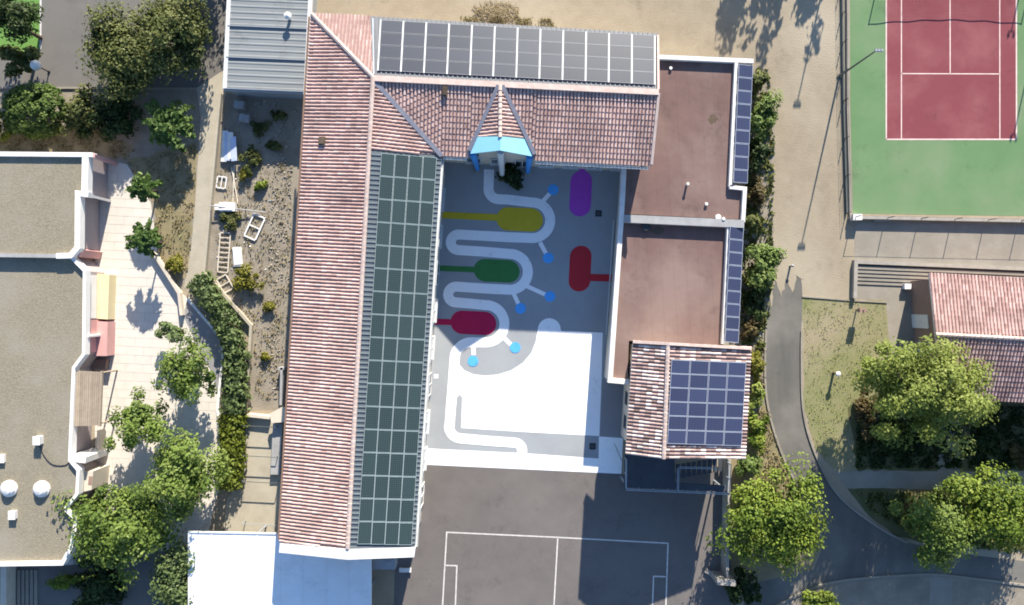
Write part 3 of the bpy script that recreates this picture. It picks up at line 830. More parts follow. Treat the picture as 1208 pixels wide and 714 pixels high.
for k in range(9):
    p, q = B_.lerp(A, .05 + k * .105), B_.lerp(A, .05 + k * .105 + .062)
    wall_window(p, q, *( (1.0, 2.6) if k % 3 else (.05, 2.3)), sch, name='window' if k % 3 else 'door')
    wall_window(p, q, 3.3, 4.6, sch)
A, B_ = at(528, 175.5, 5.55), at(764, 187, 5.55)
for k in range(7):
    p, q = A.lerp(B_, .08 + k * .13), A.lerp(B_, .08 + k * .13 + .075)
    wall_window(p, q, *((1.0, 2.6) if k != 2 else (.05, 2.4)), sch, name='window' if k != 2 else 'door')
    if k not in (1, 2): wall_window(p, q, 3.3, 4.6, sch)
# roof vents
for pl, p, s in ((PW, (381, 167), (.62, .5, .22)), (PS, (525, 108), (.4, .75, .25))):
    mb = MB(); c = pl.at(*p) + pl.n * .12; q = pl.n.to_track_quat('Z', 'Y')
    M = Matrix.Translation(c) @ q.to_matrix().to_4x4()
    mb.box(None, s, mtx=M); mb.box(None, (s[0] * .7, s[1] * .7, s[2] + .1), mtx=M)
    mb.build('roof_vent', 'bark', sch)
# the gabled porch over the courtyard entrance
HD = 7.0
D0, D1 = at(590, 98, HD - .05), at(590, 178, HD - .05)
PDL = Plane(D0, D1, at(555, 181, 6.0)); PDR = Plane(D0, D1, at(627, 184, 6.0))
por = MB(); por.slab([PDL.at(*p) for p in ((590, 99), (556, 163), (555, 181), (590, 177.5))], .12)
por.slab([PDR.at(*p) for p in ((590.2, 99), (627, 165.5), (627.5, 184), (590.2, 177.5))], .12)
pr = por.build('porch_roof', 'roof_deck', sch)
for pl, poly, ev, s in ((PDL, [(589.5, 101), (589.5, 161), (557, 162)], ((556, 163), (588, 101)), 21), (PDR, [(590.5, 101), (626, 165), (590.5, 161)], ((626, 165), (592, 101)), 22)):
    pts = [pl.at(*p) for p in poly]
    d = D1 - D0
    lay_tiles('tiles', pts, (pts[-1] if s == 21 else pts[1], (pts[-1] if s == 21 else pts[1]) - d), pr, 'tile', seed=s)
cap_line('ridge_tiles', PDL.at(590, 162, .06), PDL.at(590, 100, .06), .14, pr, 'ridge_pale', seed=23)
m = MB(); m.slab([PDL.at(x, y, .12) for x, y in ((556.5, 162), (589.8, 161), (590, 177.5), (555, 181.5))], .1)
m.slab([PDR.at(x, y, .12) for x, y in ((590, 161), (627, 165), (627.5, 184.5), (590.2, 177.5))], .1); m.build('blue_fascia', 'blue_panel', pr)
for pl, a, b in ((PDL, (588, 101), (553.5, 178)), (PDR, (592.5, 101), (630.5, 182))):
    m = MB(); p0 = PS.at(*a, .12); p1 = PS.at(*b, .12); m.beam(p0, p1, .3, .24); m.build('valley_gutter', 'flashing', pr)
for top, foot, mn in ((at(557.5, 180, 5.85), at(563.5, 200, 0), 'blue_post'), (at(590.5, 178.5, 6.6), at(592.5, 209, 0), 'gutter'), (at(625, 183.5, 5.85), at(622.5, 203.5, 0), 'blue_post')):
    m = MB(); m.tube(foot, top, .2, .28, 10); o = m.build('porch_post', mn, sch)
    m = MB(); m.box(foot + Vector((0, 0, .06)), (.6, .6, .12)); m.build('post_base', 'concrete', o)

# solar arrays on the school
pv_array([PE.at(*p) for p in ((449.5, 181), (515.5, 186), (485.5, 643), (421.5, 641.5))], 4, 17, 'pv_green', 'tall dark green solar array filling the inner slope of the long wing', gapx=.03, gapy=.06, fr=.022)
pv_array([PN.at(*p) for p in ((449.5, 24.5), (772, 43.5), (772, 101), (446, 84.5))], 12, 4, 'pv_grey', 'wide grey solar array on the sunny far slope of the upper wing', gapx=.10, gapy=.03, rails='v')

# ------------------------------------------------------------------ flat-roofed annex
HF = 3.0; HP = 3.35
ann = empty('flat_roof_annex', at(800, 250, 0), 'low annex with two reddish brown flat roofs and white parapets', 'building')
up = [(770, 68), (869, 73), (862, 221), (878, 223), (875, 259), (734, 252), (738, 197), (764, 199)]
lo = [(733.5, 253), (874.5, 260), (858, 300), (850, 408), (760, 402), (742, 450), (719, 448)]
mb = MB(); mb.prism([at(x, y, HF) for x, y in up], 0, HF - .02); mb.prism([at(x, y, HF - .1) for x, y in ((733.5, 252.5), (872, 259.5), (862, 262), (853, 408), (742, 402), (740, 451), (718, 449))], 0, HF - .12)
mb.build('wall', 'cream_wall', ann)
m = MB(); m.prism([at(x, y, HF) for x, y in up], HF - .019, HF); m.build('roof_membrane', 'membrane', ann)
m = MB(); m.prism([at(x, y, HF - .1) for x, y in ((733.5, 252.5), (872, 259.5), (862, 262), (853, 408), (742, 402), (740, 451), (718, 449))], HF - .119, HF - .1); m.build('roof_membrane', 'membrane', ann)
def parapet(pts, wd, mn='parapet', z0=None, z1=HP, name='parapet', parent=ann):
    mb = MB(); wall_strip(mb, [at(x, y, z1) for x, y in pts], wd, HF - .3 if z0 is None else z0, z1)
    return mb.build(name, mn, parent)
parapet([(776, 67), (889, 72)], .34)
parapet([(868.8, 74), (861.8, 220)], .26)
parapet([(861, 220.5), (879, 222.5), (876.8, 262)], .3)
parapet([(736, 257.8), (878, 264.3)], .62, 'parapet_dirty', z1=HP + .05)
parapet([(736.5, 196), (733.5, 252), (727, 345), (720, 449), (742, 451)], .38, z1=HP + .01)
parapet([(860, 266), (853.5, 406)], .26, z1=HP - .02)
# roof clutter on the annex
for p, s in (((810, 218), (.18, .18, .45)), ((833, 241), (.2, .2, .12)), ((791, 81), (.2, .2, .1)), ((762, 268), (.5, .3, .12)), ((846, 257), (.35, .25, .3)), ((852, 259), (.2, .2, .4))):
    mb = MB(); c = at(*p, HF + .02); mb.tube(c, c + Vector((0, 0, s[2])), s[0] / 2, s[0] / 2, 10); mb.tube(c + Vector((0, 0, s[2])), c + Vector((0, 0, s[2] + .05)), s[0] * .7, s[0] * .6, 10)
    mb.build('vent_pipe', 'white_plastic' if p[0] not in (762,) else 'dark_metal', ann)
for p, rr in (((841, 141), .55), ((775, 272), .7)):
    pp = [(p[0] + rr * PPM * math.cos(t) * rnd.uniform(.5, 1.1), p[1] + rr * PPM * math.sin(t) * rnd.uniform(.4, .9)) for t in [k * .45 for k in range(14)]]
    m = MB(); hz = HF + .003 if p[1] < 200 else HF - .097
    m.face([Vector((q.x, q.y, hz)) for q in [at(x, y, hz) for x, y in pp][::-1]]); m.build('roof_patch', 'bark', ann)
# strips of panels on the outer edge, on sloping brackets
for cs, lab in ((((870.8, 76), (887.8, 77.5), (881, 217), (864.2, 215.5)), 'upper narrow strip of blue solar panels along the annex edge by the trees'),
                (((860.2, 267), (876.8, 268.5), (870.5, 405), (854.2, 403.5)), 'lower narrow strip of blue solar panels along the annex edge by the trees')):
    zs = (3.42, 3.12, 3.12, 3.42)
    C4 = [at(x, y, z) for (x, y), z in zip(cs, zs)]
    ar = pv_array(C4, 1, 9, 'pv_blue', lab, gapy=.05, lift=.06)
    mb = MB()
    for k in range(10):
        t = min(max(k / 9, .01), .99); a = C4[1].lerp(C4[2], t); b = C4[0].lerp(C4[3], t)
        mb.beam(b - Vector((0, 0, .02)), a - Vector((0, 0, .02)), .05, .06)
        mb.beam(Vector((a.x - .1, a.y, a.z - .05)), Vector((b.x + .1, b.y, 2.3)), .05, .05)
    mb.build('bracket', 'rail_metal', ar)

# ------------------------------------------------------------------ corner pavilion
pav2 = empty('pavilion', at(800, 470, 0), 'square two-storey pavilion with mottled tiled roof beside the schoolyard', 'building')
HPR, HPE = 6.9, 6.0
q1, q2 = at(788, 404.5, HPR), at(783, 541.5, HPR)
PPW = Plane(q1, q2, at(743, 470, 6.1)); PPE = Plane(q1, q2, at(882, 475, 5.4))
mb = MB(); mb.prism([at(x, y, 5.4) for x, y in ((752, 409), (878, 415), (872, 532), (745, 529))], 0, 5.3)
mb.build('wall', 'cream_wall', pav2)
m = MB(); p0, p1 = at(742, 470, 3), at(739, 528, 3)
slope('roof', PPW, [(747, 402), (788, 404.5), (783, 541.5), (738, 536)], ((738, 536), (747, 402)), mname='tile_mottled', seed=31, parent=pav2)
slope('roof', PPE, [(788.4, 404.5), (886, 410), (879, 541), (783.4, 541.5)], ((879, 541), (886, 410)), mname='tile_mottled', seed=32, parent=pav2)
cap_line('ridge_tiles', PPW.at(788, 405, .06), PPW.at(783, 541, .06), .16, pav2, 'ridge_pale', seed=33)
m = MB(); m.beam(PPW.at(747, 403.3, .12), PPW.at(788, 405.6, .12), .2, .2); m.beam(PPE.at(788.4, 405.6, .12), PPE.at(886, 411.3, .12), .2, .2); m.build('verge', 'ridge_pale', pav2)
pv_array([PPE.at(*p) for p in ((790.5, 424), (879, 427.5), (873.5, 526), (785.5, 523))], 4, 6, 'pv_blue', 'square blue solar array on the pavilion roof', gapx=.05, gapy=.03, lift=.16)
A, B_ = at(752, 409, 5.4), at(745, 529, 5.4)
for t in (.15, .5, .75): wall_window(A.lerp(B_, t + .14), A.lerp(B_, t), 1.0, 2.4, pav2); 
# balcony with stair opening on the schoolyard side
bal = empty('balcony', at(798, 560, 0), 'balcony with shade-darkened deck and pale railings below the pavilion roof', 'balcony')
HB = 3.0
mb = MB(); mb.prism([at(x, y, HB) for x, y in ((737, 534), (796, 536), (796, 577.5), (736, 575))], HB - .15, HB)
mb.prism([at(x, y, HB) for x, y in ((796.2, 570), (857, 573), (856.5, 580.5), (796.2, 577.6))], HB - .15, HB); mb.build('deck', 'shaded_deck', bal)
for k in range(9):
    m = MB(); a = at(800 + k * 6.2, 549, HB - .18 - k * .3); 
    m.box(Vector((a.x, at(0, 556, HB - .2).y, HB - .18 - k * .3)), (.34, 1.15, .05)); m.build('step', 'shaded_deck', bal)
mb = MB()
def rail(mb, pts, z, hh=1.0, n=None):
    V = [at(x, y, z) for x, y in pts]
    for a, b in zip(V, V[1:]):
        for q in (hh, hh * .55): mb.beam(a + Vector((0, 0, q)), b + Vector((0, 0, q)), .05, .05)
        L = (b - a).length; k = max(1, int(L / 1.1))
        for i in range(k + 1):
            p = a.lerp(b, i / k); mb.beam(p, p + Vector((0, 0, hh)), .05, .05)
rail(mb, ((737, 540), (736.5, 574.5), (856, 579.5), (858, 545)), HB); rail(mb, ((797, 577), (797.5, 549), (842, 550)), HB)
mb.build('railing', 'rail_metal', bal)
for p in ((739, 573), (797, 575.5), (855, 578)):
    m = MB(); c = at(*p, HB); m.tube(Vector((c.x, c.y, 0)), Vector((c.x, c.y, HB - .15)), .08, .08, 8); m.build('column', 'rail_metal', bal)
# downpipe bracket and wall light beside the pavilion
mb = MB(); mb.beam(at(725, 524, 1.2), at(733, 543, 1.2), .06, .9); tag(mb.build('open_gate', 'rail_metal'), 'open grey metal gate leaf at the courtyard corner under the pavilion', 'gate')
# boundary wall running down from the pavilion
bw = empty('boundary_wall', at(858, 620, 0), 'grey concrete boundary wall running down from the pavilion beside the leafy tree', 'wall')
mb = MB(); wall_strip(mb, [at(x, y, 1.6) for x, y in ((861, 543), (858, 690))], .14, 0, 1.6); mb.build('wall', 'stone_wall', bw)
mb = MB(); wall_strip(mb, [at(x, y, 1.66) for x, y in ((861, 542), (858, 691))], .2, 1.602, 1.66); mb.build('coping', 'stone_wall', bw)
mb = MB(); mb.prism([at(x, y, 1.9) for x, y in ((846, 683), (868, 685), (868, 692), (846, 690))], 0, 1.9); mb.build('pillar', 'stone_wall', bw)
mb = MB(); mb.beam(at(832, 672, .02) + Vector((0, 0, .12)), at(852, 686, .02) + Vector((0, 0, .12)), .35, .2); tag(mb.build('concrete_block', 'stone_wall'), 'pale concrete block lying slanted by the boundary wall', 'block')

# ------------------------------------------------------------------ grey ribbed prefab, top
HC = 2.3
pf = empty('prefab_classroom', at(315, 50, 0), 'grey ribbed metal roofed prefab cabin at the top edge', 'cabin')
mb = MB(); mb.prism([at(x, y, HC) for x, y in ((272, -110), (369, -110), (360, 108), (267, 104))], 0, HC - .1); mb.build('wall', 'zinc', pf)
Lx = lambda y: 265.8 + (107 - y) * .045; Rx = lambda y: 360.5 + (112 - y) * .052
for k in range(5):
    y1 = 104 - k * 37; y0 = y1 - 36.2
    if k == 4: y0 = -110
    zz = HC + .12 - (0.0)
    a, b, c, d = at(Lx(y0), y0, zz), at(Lx(y1), y1, zz), at(Rx(y1), y1 + 4, zz), at(Rx(y0), y0 + 4, zz)
    m = MB(); m.slab([a, b, c, d], .1); o = m.build('roof_panel', 'metal_roof', pf)
    corrugated('ribbed_sheet', [a, b, c, d], None, o, 'metal_roof', pitch=.47, hgt=.022)
    m = MB(); m.beam(at(Lx(y1) - .5, y1 + .4, zz + .06), at(Rx(y1) + .5, y1 + 4.4, zz + .04), .06, .16); m.build('seam_cap', 'zinc', o)
for fx in (Lx, Rx):
    m = MB(); m.beam(at(fx(-110) , -110, HC + .1), at(fx(108), 108 + (4 if fx is Rx else -3), HC + .1), .32, .26); m.build('edge_trim', 'gutter', pf)
m = MB(); m.beam(at(Lx(105) - 1, 105.5, HC), at(Rx(109), 110, HC), .2, .3); m.build('edge_trim', 'zinc', pf)
mb = MB(); c = at(342, 22, HC + .2); mb.tube(c, c + Vector((0, 0, .55)), .13, .13, 10); mb.lathe(c + Vector((0, 0, .55)), [(.3, 0), (.3, .06), (.05, .2)], 12); mb.build('chimney_cowl', 'white_plastic', pf)

# ------------------------------------------------------------------ white canopy, bottom
cn = empty('white_canopy', at(330, 690, 0), 'large flat white canopy roof half in the shadow of the long wing', 'canopy')
mb = MB(); HCN = 2.8
mb.prism([at(x, y, HCN) for x, y in ((222.5, 628), (329, 630), (333, 640), (438, 648), (438, 800), (222.5, 800))], HCN - .18, HCN); mb.build('roof', 'canopy_white', cn)
for p in ((226, 632), (300, 633), (434, 700), (226, 780), (434, 780), (330, 780)):
    m = MB(); c = at(*p, HCN); m.tube(Vector((c.x, c.y, 0)), Vector((c.x, c.y, HCN - .18)), .07, .07, 8); m.build('post', 'rail_metal', cn)
mb = MB(); wall_strip(mb, [at(x, y, HCN + .06) for x, y in ((222.5, 800), (222.5, 628), (328, 630))], .12, HCN - .1, HCN + .06); mb.build('edge_trim', 'gutter', cn)
for k in range(1, 8):
    x = 222.5 + k * 27
    m = MB(); a = at(x, 630 if x < 329 else 650, HCN); b = at(x, 800, HCN); m.beam(a + Vector((0, 0, .015)), b + Vector((0, 0, .015)), .06, .03); m.build('seam', 'canopy_white', cn)
# unit behind the gable
mb = MB(); c = at(453, 664, 1.2); mb.box(Vector((c.x, c.y, .75)), (1.9, .9, 1.5)); mb.box(Vector((c.x, c.y, 1.53)), (1.7, .75, .06)); mb.tube(Vector((c.x + .45, c.y, 1.5)), Vector((c.x + .45, c.y, 1.62)), .3, .3, 14)
tag(mb.build('ventilation_unit', 'zinc'), 'grey ventilation unit in the shade behind the white gable end', 'machine')
mb = MB(); c = at(478, 673, .3); mb.box(Vector((c.x, c.y, .25)), (1.0, .35, .08)); 
for s in (-.4, .4): mb.box(Vector((c.x + s, c.y, .1)), (.08, .3, .22))
tag(mb.build('bench', 'white_plastic'), 'small white bench in the dark corner behind the white gable end', 'bench')

# ------------------------------------------------------------------ left building: two gravel roofs
HL = 3.2; HLP = 3.45
lb = empty('gravel_roof_building', at(40, 420, 0), 'flat building with two gravel roofs and zigzag white parapets at the left edge', 'building')
north = [(-120, 182), (101, 184), (100, 228), (91, 229), (90, 292), (82, 301), (-120, 299)]
south = [(-120, 301), (83, 302), (99, 320), (98, 418), (86, 435), (82, 543), (92, 556), (90, 583), (76, 600), (88, 614), (83, 645), (72, 665), (-120, 667)]
for poly, dz in ((north, .0), (south, -.3)):
    m = MB(); m.prism([at(x, y, HL + dz) for x, y in poly], 0, HL + dz - .02); m.build('wall', 'shaded_wall', lb)
    m = MB(); m.prism([at(x, y, HL + dz) for x, y in poly], HL + dz - .019, HL + dz); m.build('gravel_roof', 'gravel_roof', lb)
def lpar(pts, wd, dz=0.0, mn='white_wall'):
    mb = MB(); wall_strip(mb, [at(x, y, HLP + dz) for x, y in pts], wd, HL + dz - .4, HLP + dz); return mb.build('parapet', mn, lb)
lpar([(-120, 180.5), (109, 182.5)], .35)
lpar([(100.5, 183), (99.5, 230)], .5, .002)
lpar([(104, 229.5), (91.5, 228), (91, 292), (83, 301.5), (66, 302)], .42, .004)
lpar([(-120, 299.5), (66, 302)], .3, -.02, 'parapet_dirty')
lpar([(83, 303), (99.5, 319.5), (98.5, 418), (86.5, 434), (82, 543), (92, 555), (90.5, 583), (76.5, 600.5)], .24, -.25)
lpar([(76.5, 600.5), (90, 613), (84, 645), (73, 665), (-120, 668)], .3, -.252)
# fins, ledges and coloured panels of the front
def fin(a, b, z, wd, mn, name='fin_wall', z0=0):
    m = MB(); wall_strip(m, [at(*a, z), at(*b, z)], wd, z0, z); return m.build(name, mn, lb)
fin((103, 182), (112, 184), 3.35, .25, 'pink_wall'); fin((100, 229.8), (104, 230.3), 3.3, .2, 'white_wall')
# canted pink returns
mb = MB(); mb.prism([at(x, y, 3.0) for x, y in ((91.3, 293), (96, 294.5), (93, 303), (84, 303))], 0, 3.0); mb.build('canted_wall', 'pink_wall', lb)
def clad(p, q, z0, z1, mn, off=.06, name='wall_panel'):
    m = MB(); a = at(*p, 2.9); b = at(*q, 2.9); m.beam(Vector((a.x + off / 2, a.y, (z0 + z1) / 2)), Vector((b.x + off / 2, b.y, (z0 + z1) / 2)), off, z1 - z0); return m.build(name, mn, lb)
clad((99.4, 324), (98.8, 376), 1.25, 2.85, 'white_wall'); clad((98.8, 378), (98.3, 417), .02, 2.86, 'pink_wall', .08)
clad((91.2, 231), (90.6, 291), 2.2, 3.0, 'white_wall', .05)
m = MB(); m.prism([at(x, y, 1.1) for x, y in ((113, 323), (129, 324), (127, 377), (113, 376))], 0, 1.1); m.build('low_block', 'yellow_panel', lb)
for k in range(3):
    m = MB(); c = at(128.4 - k * .4, 334 + k * 17, .5); m.box(Vector((c.x, c.y, .55)), (.14, .3, .5)); m.build('vent_slot', 'brown_wall', lb)
mb = MB(); mb.prism([at(x, y, 1.2) for x, y in ((108, 379), (127, 380), (126, 420), (107, 420))], 0, 1.2); mb.build('porch_block', 'pink_wall', lb)
mb = MB(); wall_strip(mb, [at(99, 396.5, 2.9), at(104.5, 396.8, 2.9)], .16, 0, 2.9); mb.build('fin_wall', 'white_wall', lb)
mb = MB(); mb.prism([at(x, y, .5) for x, y in ((101, 424), (126, 424), (124, 436), (98, 436))], 0, .5); mb.build('dark_gap', 'brown_wall', lb)  # brown block added to draw the dark gap between the walls
# slatted timber lean-to
ll = empty('timber_lean_to', at(118, 470, 0), 'weathered timber lean-to roof against the gravel roofed building', 'lean-to')
a, b, c, d = at(85.5, 437, 3.05), at(84, 503, 3.05), at(117.5, 502, 2.5), at(120, 439, 2.5)
n = 14
for k in range(n):
    s0, s1 = k / n + .004, (k + 1) / n - .006
    m = MB(); dz = Vector((0, 0, rnd.uniform(0, .025)))
    m.slab([a.lerp(d, s0) + dz, b.lerp(c, s0) + dz, b.lerp(c, s1) + dz, a.lerp(d, s1) + dz], .04); m.build('plank', 'wood', ll)
m = MB(); m.beam(at(120.3, 438, 2.5), at(117.8, 503, 2.5), .16, .2); m.build('edge_beam', 'wood', ll)
for p in ((119, 440), (117, 500)):
    m = MB(); q = at(*p, 2.4); m.tube(Vector((q.x, q.y, 0)), Vector((q.x, q.y, 2.4)), .07, .07, 8); m.build('post', 'wood', ll)
m = MB(); wall_strip(m, [at(83, 541, 3.1), at(101, 543, 3.1)], .5, 0, 3.1); m.build('fin_wall', 'white_wall', lb)
m = MB(); wall_strip(m, [at(116, 508, .9), at(115, 540, .9), at(101, 545, .9)], .2, 0, .9); m.build('garden_wall', 'cream_wall', lb)
m = MB(); m.prism([at(x, y, 2.4) for x, y in ((93, 557), (110, 556), (108, 578), (91, 582))], 0, 2.4); m.build('porch_block', 'cream_wall', lb)
m = MB(); wall_strip(m, [at(107, 562, 2.42), at(106, 572, 2.42)], .3, 2.402, 2.42); m.build('roof_hatch', 'brown_wall', lb)
# clutter on the gravel roof
for p, hh in (((43, 520), .5), ((14, 608), .3), ((1, 541), .2)):
    m = MB(); c = at(*p, HL - .3 + hh); m.box(Vector((c.x, c.y, HL - .3 + hh / 2)), (.5, .62, hh)); m.box(Vector((c.x, c.y, HL - .28 + hh)), (.57, .7, .05)); m.build('vent_box', 'parapet', lb)
for p in ((9.5, 577), (48, 577.5)):
    m = MB(); c = at(*p, HL - .1); c.z = HL - .3; m.lathe(c, [(.66, 0), (.66, .16), (.6, .2), (.52, .34), (.36, .46), (.12, .52)], 20); m.build('dome_skylight', 'parapet', lb, smooth=False)
m = MB()
cab = catmull([(46, 524), (52, 538), (62, 548), (76, 549), (82, 545)], 4)
for p, q in zip(cab, cab[1:]): m.tube(at(*p, HL - .26), at(*q, HL - .26), .03, .03, 5)
m.build('roof_cable', 'dark_metal', lb)
# outside steps below the lower parapet
st = empty('garage_steps', at(22, 700, 0), 'grey concrete ramp with grooves below the gravel roofed building', 'ramp')
for k in range(6):
    m = MB(); wall_strip(m, [at(18 + k * 5, 672), at(18 + k * 5, 790)], .24, .004, .10 + .02 * (k % 2)); m.build('groove_strip', 'terrace_concrete', st)
m = MB(); wall_strip(m, [at(4, 660, 1.2), at(3, 800, 1.2)], .5, 0, 1.2); tag(m.build('low_wall', 'cream_wall'), 'pale low wall at the lower left corner beside the ramp', 'wall')

# ------------------------------------------------------------------ house on the right
hs = empty('tiled_house', at(1160, 400, 0), 'house with a plain red tiled roof right of the lime green tree', 'house')
h1, h2 = at(1103.5, 394.5, 4.9), at(1330, 406, 4.9)
PHN = Plane(h1, h2, at(1150, 326, 3.7)); PHS = Plane(h1, h2, at(1160, 472, 3.7))
mb = MB(); mb.prism([at(x, y, 3.7) for x, y in ((1104, 330), (1320, 342), (1320, 470), (1114, 462))], 0, 3.62); mb.build('wall', 'brown_wall', hs)
slope('roof', PHN, [(1096, 322), (1330, 335), (1330, 406), (1103.5, 394.5)], ((1096, 322), (1330, 335)), mname='tile_red', seed=41, parent=hs)
slope('roof', PHS, [(1103.5, 395), (1330, 406.5), (1330, 480), (1111, 470)], ((1111, 470), (1330, 480)), mname='tile_red', seed=42, parent=hs)
cap_line('ridge_tiles', PHN.at(1103.5, 394.5, .06), PHN.at(1328, 406, .06), .15, hs, 'ridge_pale', seed=43)
m = MB(); a, b = at(1102, 345, 3.5), at(1108, 455, 3.5)
A, B_ = at(1104, 330, 3.7), at(1114, 462, 3.7)
wall_window(A.lerp(B_, .32), A.lerp(B_, .44), .05, 2.3, hs, glass='white_plastic', name='door')
wall_window(A.lerp(B_, .58), A.lerp(B_, .74), 1.0, 2.2, hs)

# ------------------------------------------------------------------ terrace steps between court and house
stp = empty('terrace_steps', at(1055, 325, 0), 'shallow concrete steps with dark gaps above the red tiled house', 'steps')
for k in range(5):
    y = 314 + k * 4.4
    m = MB(); m.prism([at(x, yy) for x, yy in ((1010, y), (1230, y + 9), (1230, y + 12.6), (1010, y + 3.6))], 0, .30 - k * .055); m.build('step', 'terrace_concrete', stp)
m = MB(); wall_strip(m, [at(x, y, .42) for x, y in ((1009, 352), (1010, 309), (1300, 321))], .3, 0, .42); tag(m.build('retaining_wall', 'stone_wall'), 'stone retaining wall between the tennis terrace and the house', 'wall')
m = MB(); wall_strip(m, [at(x, y, .45) for x, y in ((1003, 256), (1240, 261), (1420, 265))], .28, 0, .45); tag(m.build('court_wall', 'stone_wall'), 'low stone wall along the lower edge of the tennis court', 'wall')
m = MB(); wall_strip(m, [at(x, y, .2) for x, y in ((1000, -200), (1001, 130), (1004, 256))], .22, 0, .2); tag(m.build('kerb', 'terrace_concrete'), 'straight concrete kerb along the left edge of the tennis court', 'kerb')

# ================================================================== VEGETATION
def leaf_mesh(name, cen, nrm, size, tint, parent, mname, aspect=1.7):
    """cen Nx3, nrm Nx3, size N, tint N -> one mesh of separate leaf quads"""
    N = len(cen)
    rs = np.random.RandomState(N % 9973 + 5)
    a = np.cross(nrm, rs.normal(size=(N, 3))); a /= np.linalg.norm(a, axis=1)[:, None] + 1e-9
    b = np.cross(nrm, a)
    s = size[:, None] * .5
    fold = nrm * s * .35
    V = np.empty((N, 4, 3))
    V[:, 0] = cen - a * s * aspect; V[:, 1] = cen - b * s + fold; V[:, 2] = cen + a * s * aspect; V[:, 3] = cen + b * s + fold
    me = bpy.data.meshes.new(name)
    me.vertices.add(N * 4); me.vertices.foreach_set('co', V.reshape(-1))
    me.loops.add(N * 4); me.loops.foreach_set('vertex_index', np.arange(N * 4, dtype=np.int32))
    me.polygons.add(N); me.polygons.foreach_set('loop_start', np.arange(0, N * 4, 4, dtype=np.int32)); me.polygons.foreach_set('loop_total', np.full(N, 4, dtype=np.int32))
    at_ = me.attributes.new('tint', 'FLOAT', 'POINT'); at_.data.foreach_set('value', np.repeat(tint, 4).astype(np.float32))
    me.update(calc_edges=True)
    return link_mesh(name, me, parent, (mname,))

def blob_points(rs, centre, rad, clumps, per, shell=.55, lobes=1.0, clump_r=.34):
    """leaf positions: clumps spread through an ellipsoid crown, leaves spread through each clump"""
    d = rs.normal(size=(clumps, 3)); d /= np.linalg.norm(d, axis=1)[:, None]
    rr = shell + (1 - shell) * rs.rand(clumps) ** .7
    rr *= rs.choice([1, 1, 1, .6, .3, 1.2] if lobes > .5 else [1, 1, .97], clumps)
    ph = rs.rand(6) * 6.28; az = np.arctan2(d[:, 1], d[:, 0])
    lob = 1 + lobes * (.13 * np.sin(2 * az + ph[0]) + .13 * np.sin(3 * az + ph[1] + d[:, 2] * 2) + .10 * np.sin(5 * az + ph[2] + d[:, 2] * 3))
    cc = d * (rr * lob)[:, None]
    low = cc[:, 2] < -.5; cc[low, 2] *= .5
    cr = clump_r * rs.uniform(.55, 1.3, clumps)
    ld = rs.normal(size=(clumps, per, 3)); ld /= np.linalg.norm(ld, axis=2)[:, :, None]
    lr = rs.rand(clumps, per) ** .45
    P = cc[:, None, :] + ld * (lr * cr[:, None])[:, :, None]
    nr = ld * .7 + d[:, None, :] * .5 + rs.normal(size=ld.shape) * .55 + np.array([.1, .35, .5])
    tint = np.repeat(rs.rand(clumps)[:, None], per, 1)
    P = P.reshape(-1, 3) * np.array(rad) + np.array(centre)
    nr = nr.reshape(-1, 3); nr /= np.linalg.norm(nr, axis=1)[:, None]
    return P, nr, tint.reshape(-1)

SEED = [100]
def limb_tube(mb, pts, r0, r1, n=7):
    k = len(pts) - 1
    for i in range(k):
        mb.tube(pts[i], pts[i + 1], r0 + (r1 - r0) * i / k, r0 + (r1 - r0) * (i + 1) / k, n)

def tree(name, label, x, y, rx, ry, h, mname, leaf=.16, dens=1.0, zc=.62, depth=.36, cat='tree', group=None, clump_r=.40, shell=.42, trunk=True, lean=(0, 0), clumps=None, lobes=1.0):
    """x, y, rx, ry: centre and half-size of the crown in image pixels, as seen from above"""
    SEED[0] += 1; rs = np.random.RandomState(SEED[0]); r = random.Random(SEED[0])
    hc = h * zc
    c = at(x, y, hc); k = (1 - hc / CAM_H) / PPM
    rad = (rx * k * .9, ry * k * .9, h * depth)
    base = Vector((c.x + lean[0], c.y + lean[1], 0))
    root = empty(name, base, label, cat, group)
    area = math.pi * rad[0] * rad[1]
    nl = int(min(34000, max(700, area * 11 * dens / (leaf * leaf))))
    ncl = clumps or int(max(18, min(130, area * 2.4)))
    P, nr, tint = blob_points(rs, (c.x, c.y, hc), rad, ncl, max(8, nl // ncl), shell, lobes, clump_r=clump_r * max(.62, min(1, 3.2 / max(rad[0], 1.6))) if clumps is None else clump_r)
    keep = P[:, 2] > .05; P, nr, tint = P[keep], nr[keep], tint[keep]
    leaf_mesh('crown', P, nr, leaf * rs.uniform(.6, 1.35, len(P)), tint, root, mname)
    if trunk:
        mb = MB(); tr = max(.05, h * .022)
        top = Vector((c.x, c.y, hc))
        mid = base.lerp(top, .5) + Vector((r.uniform(-.1, .1), r.uniform(-.1, .1), 0))
        limb_tube(mb, [base, mid, top], tr * 1.3, tr * .6)
        for q in range(6 if rad[0] > 1.2 else 3):
            t = r.uniform(.35, .9); p0 = base.lerp(top, t); an = r.uniform(0, 6.28)
            p2 = Vector((c.x + rad[0] * .75 * math.cos(an), c.y + rad[1] * .75 * math.sin(an), hc + rad[2] * r.uniform(-.2, .7)))
            limb_tube(mb, [p0, p0.lerp(p2, .5) + Vector((0, 0, -.1)), p2], tr * .55, tr * .15, 5)
        mb.build('trunk', 'bark', root)
    return root

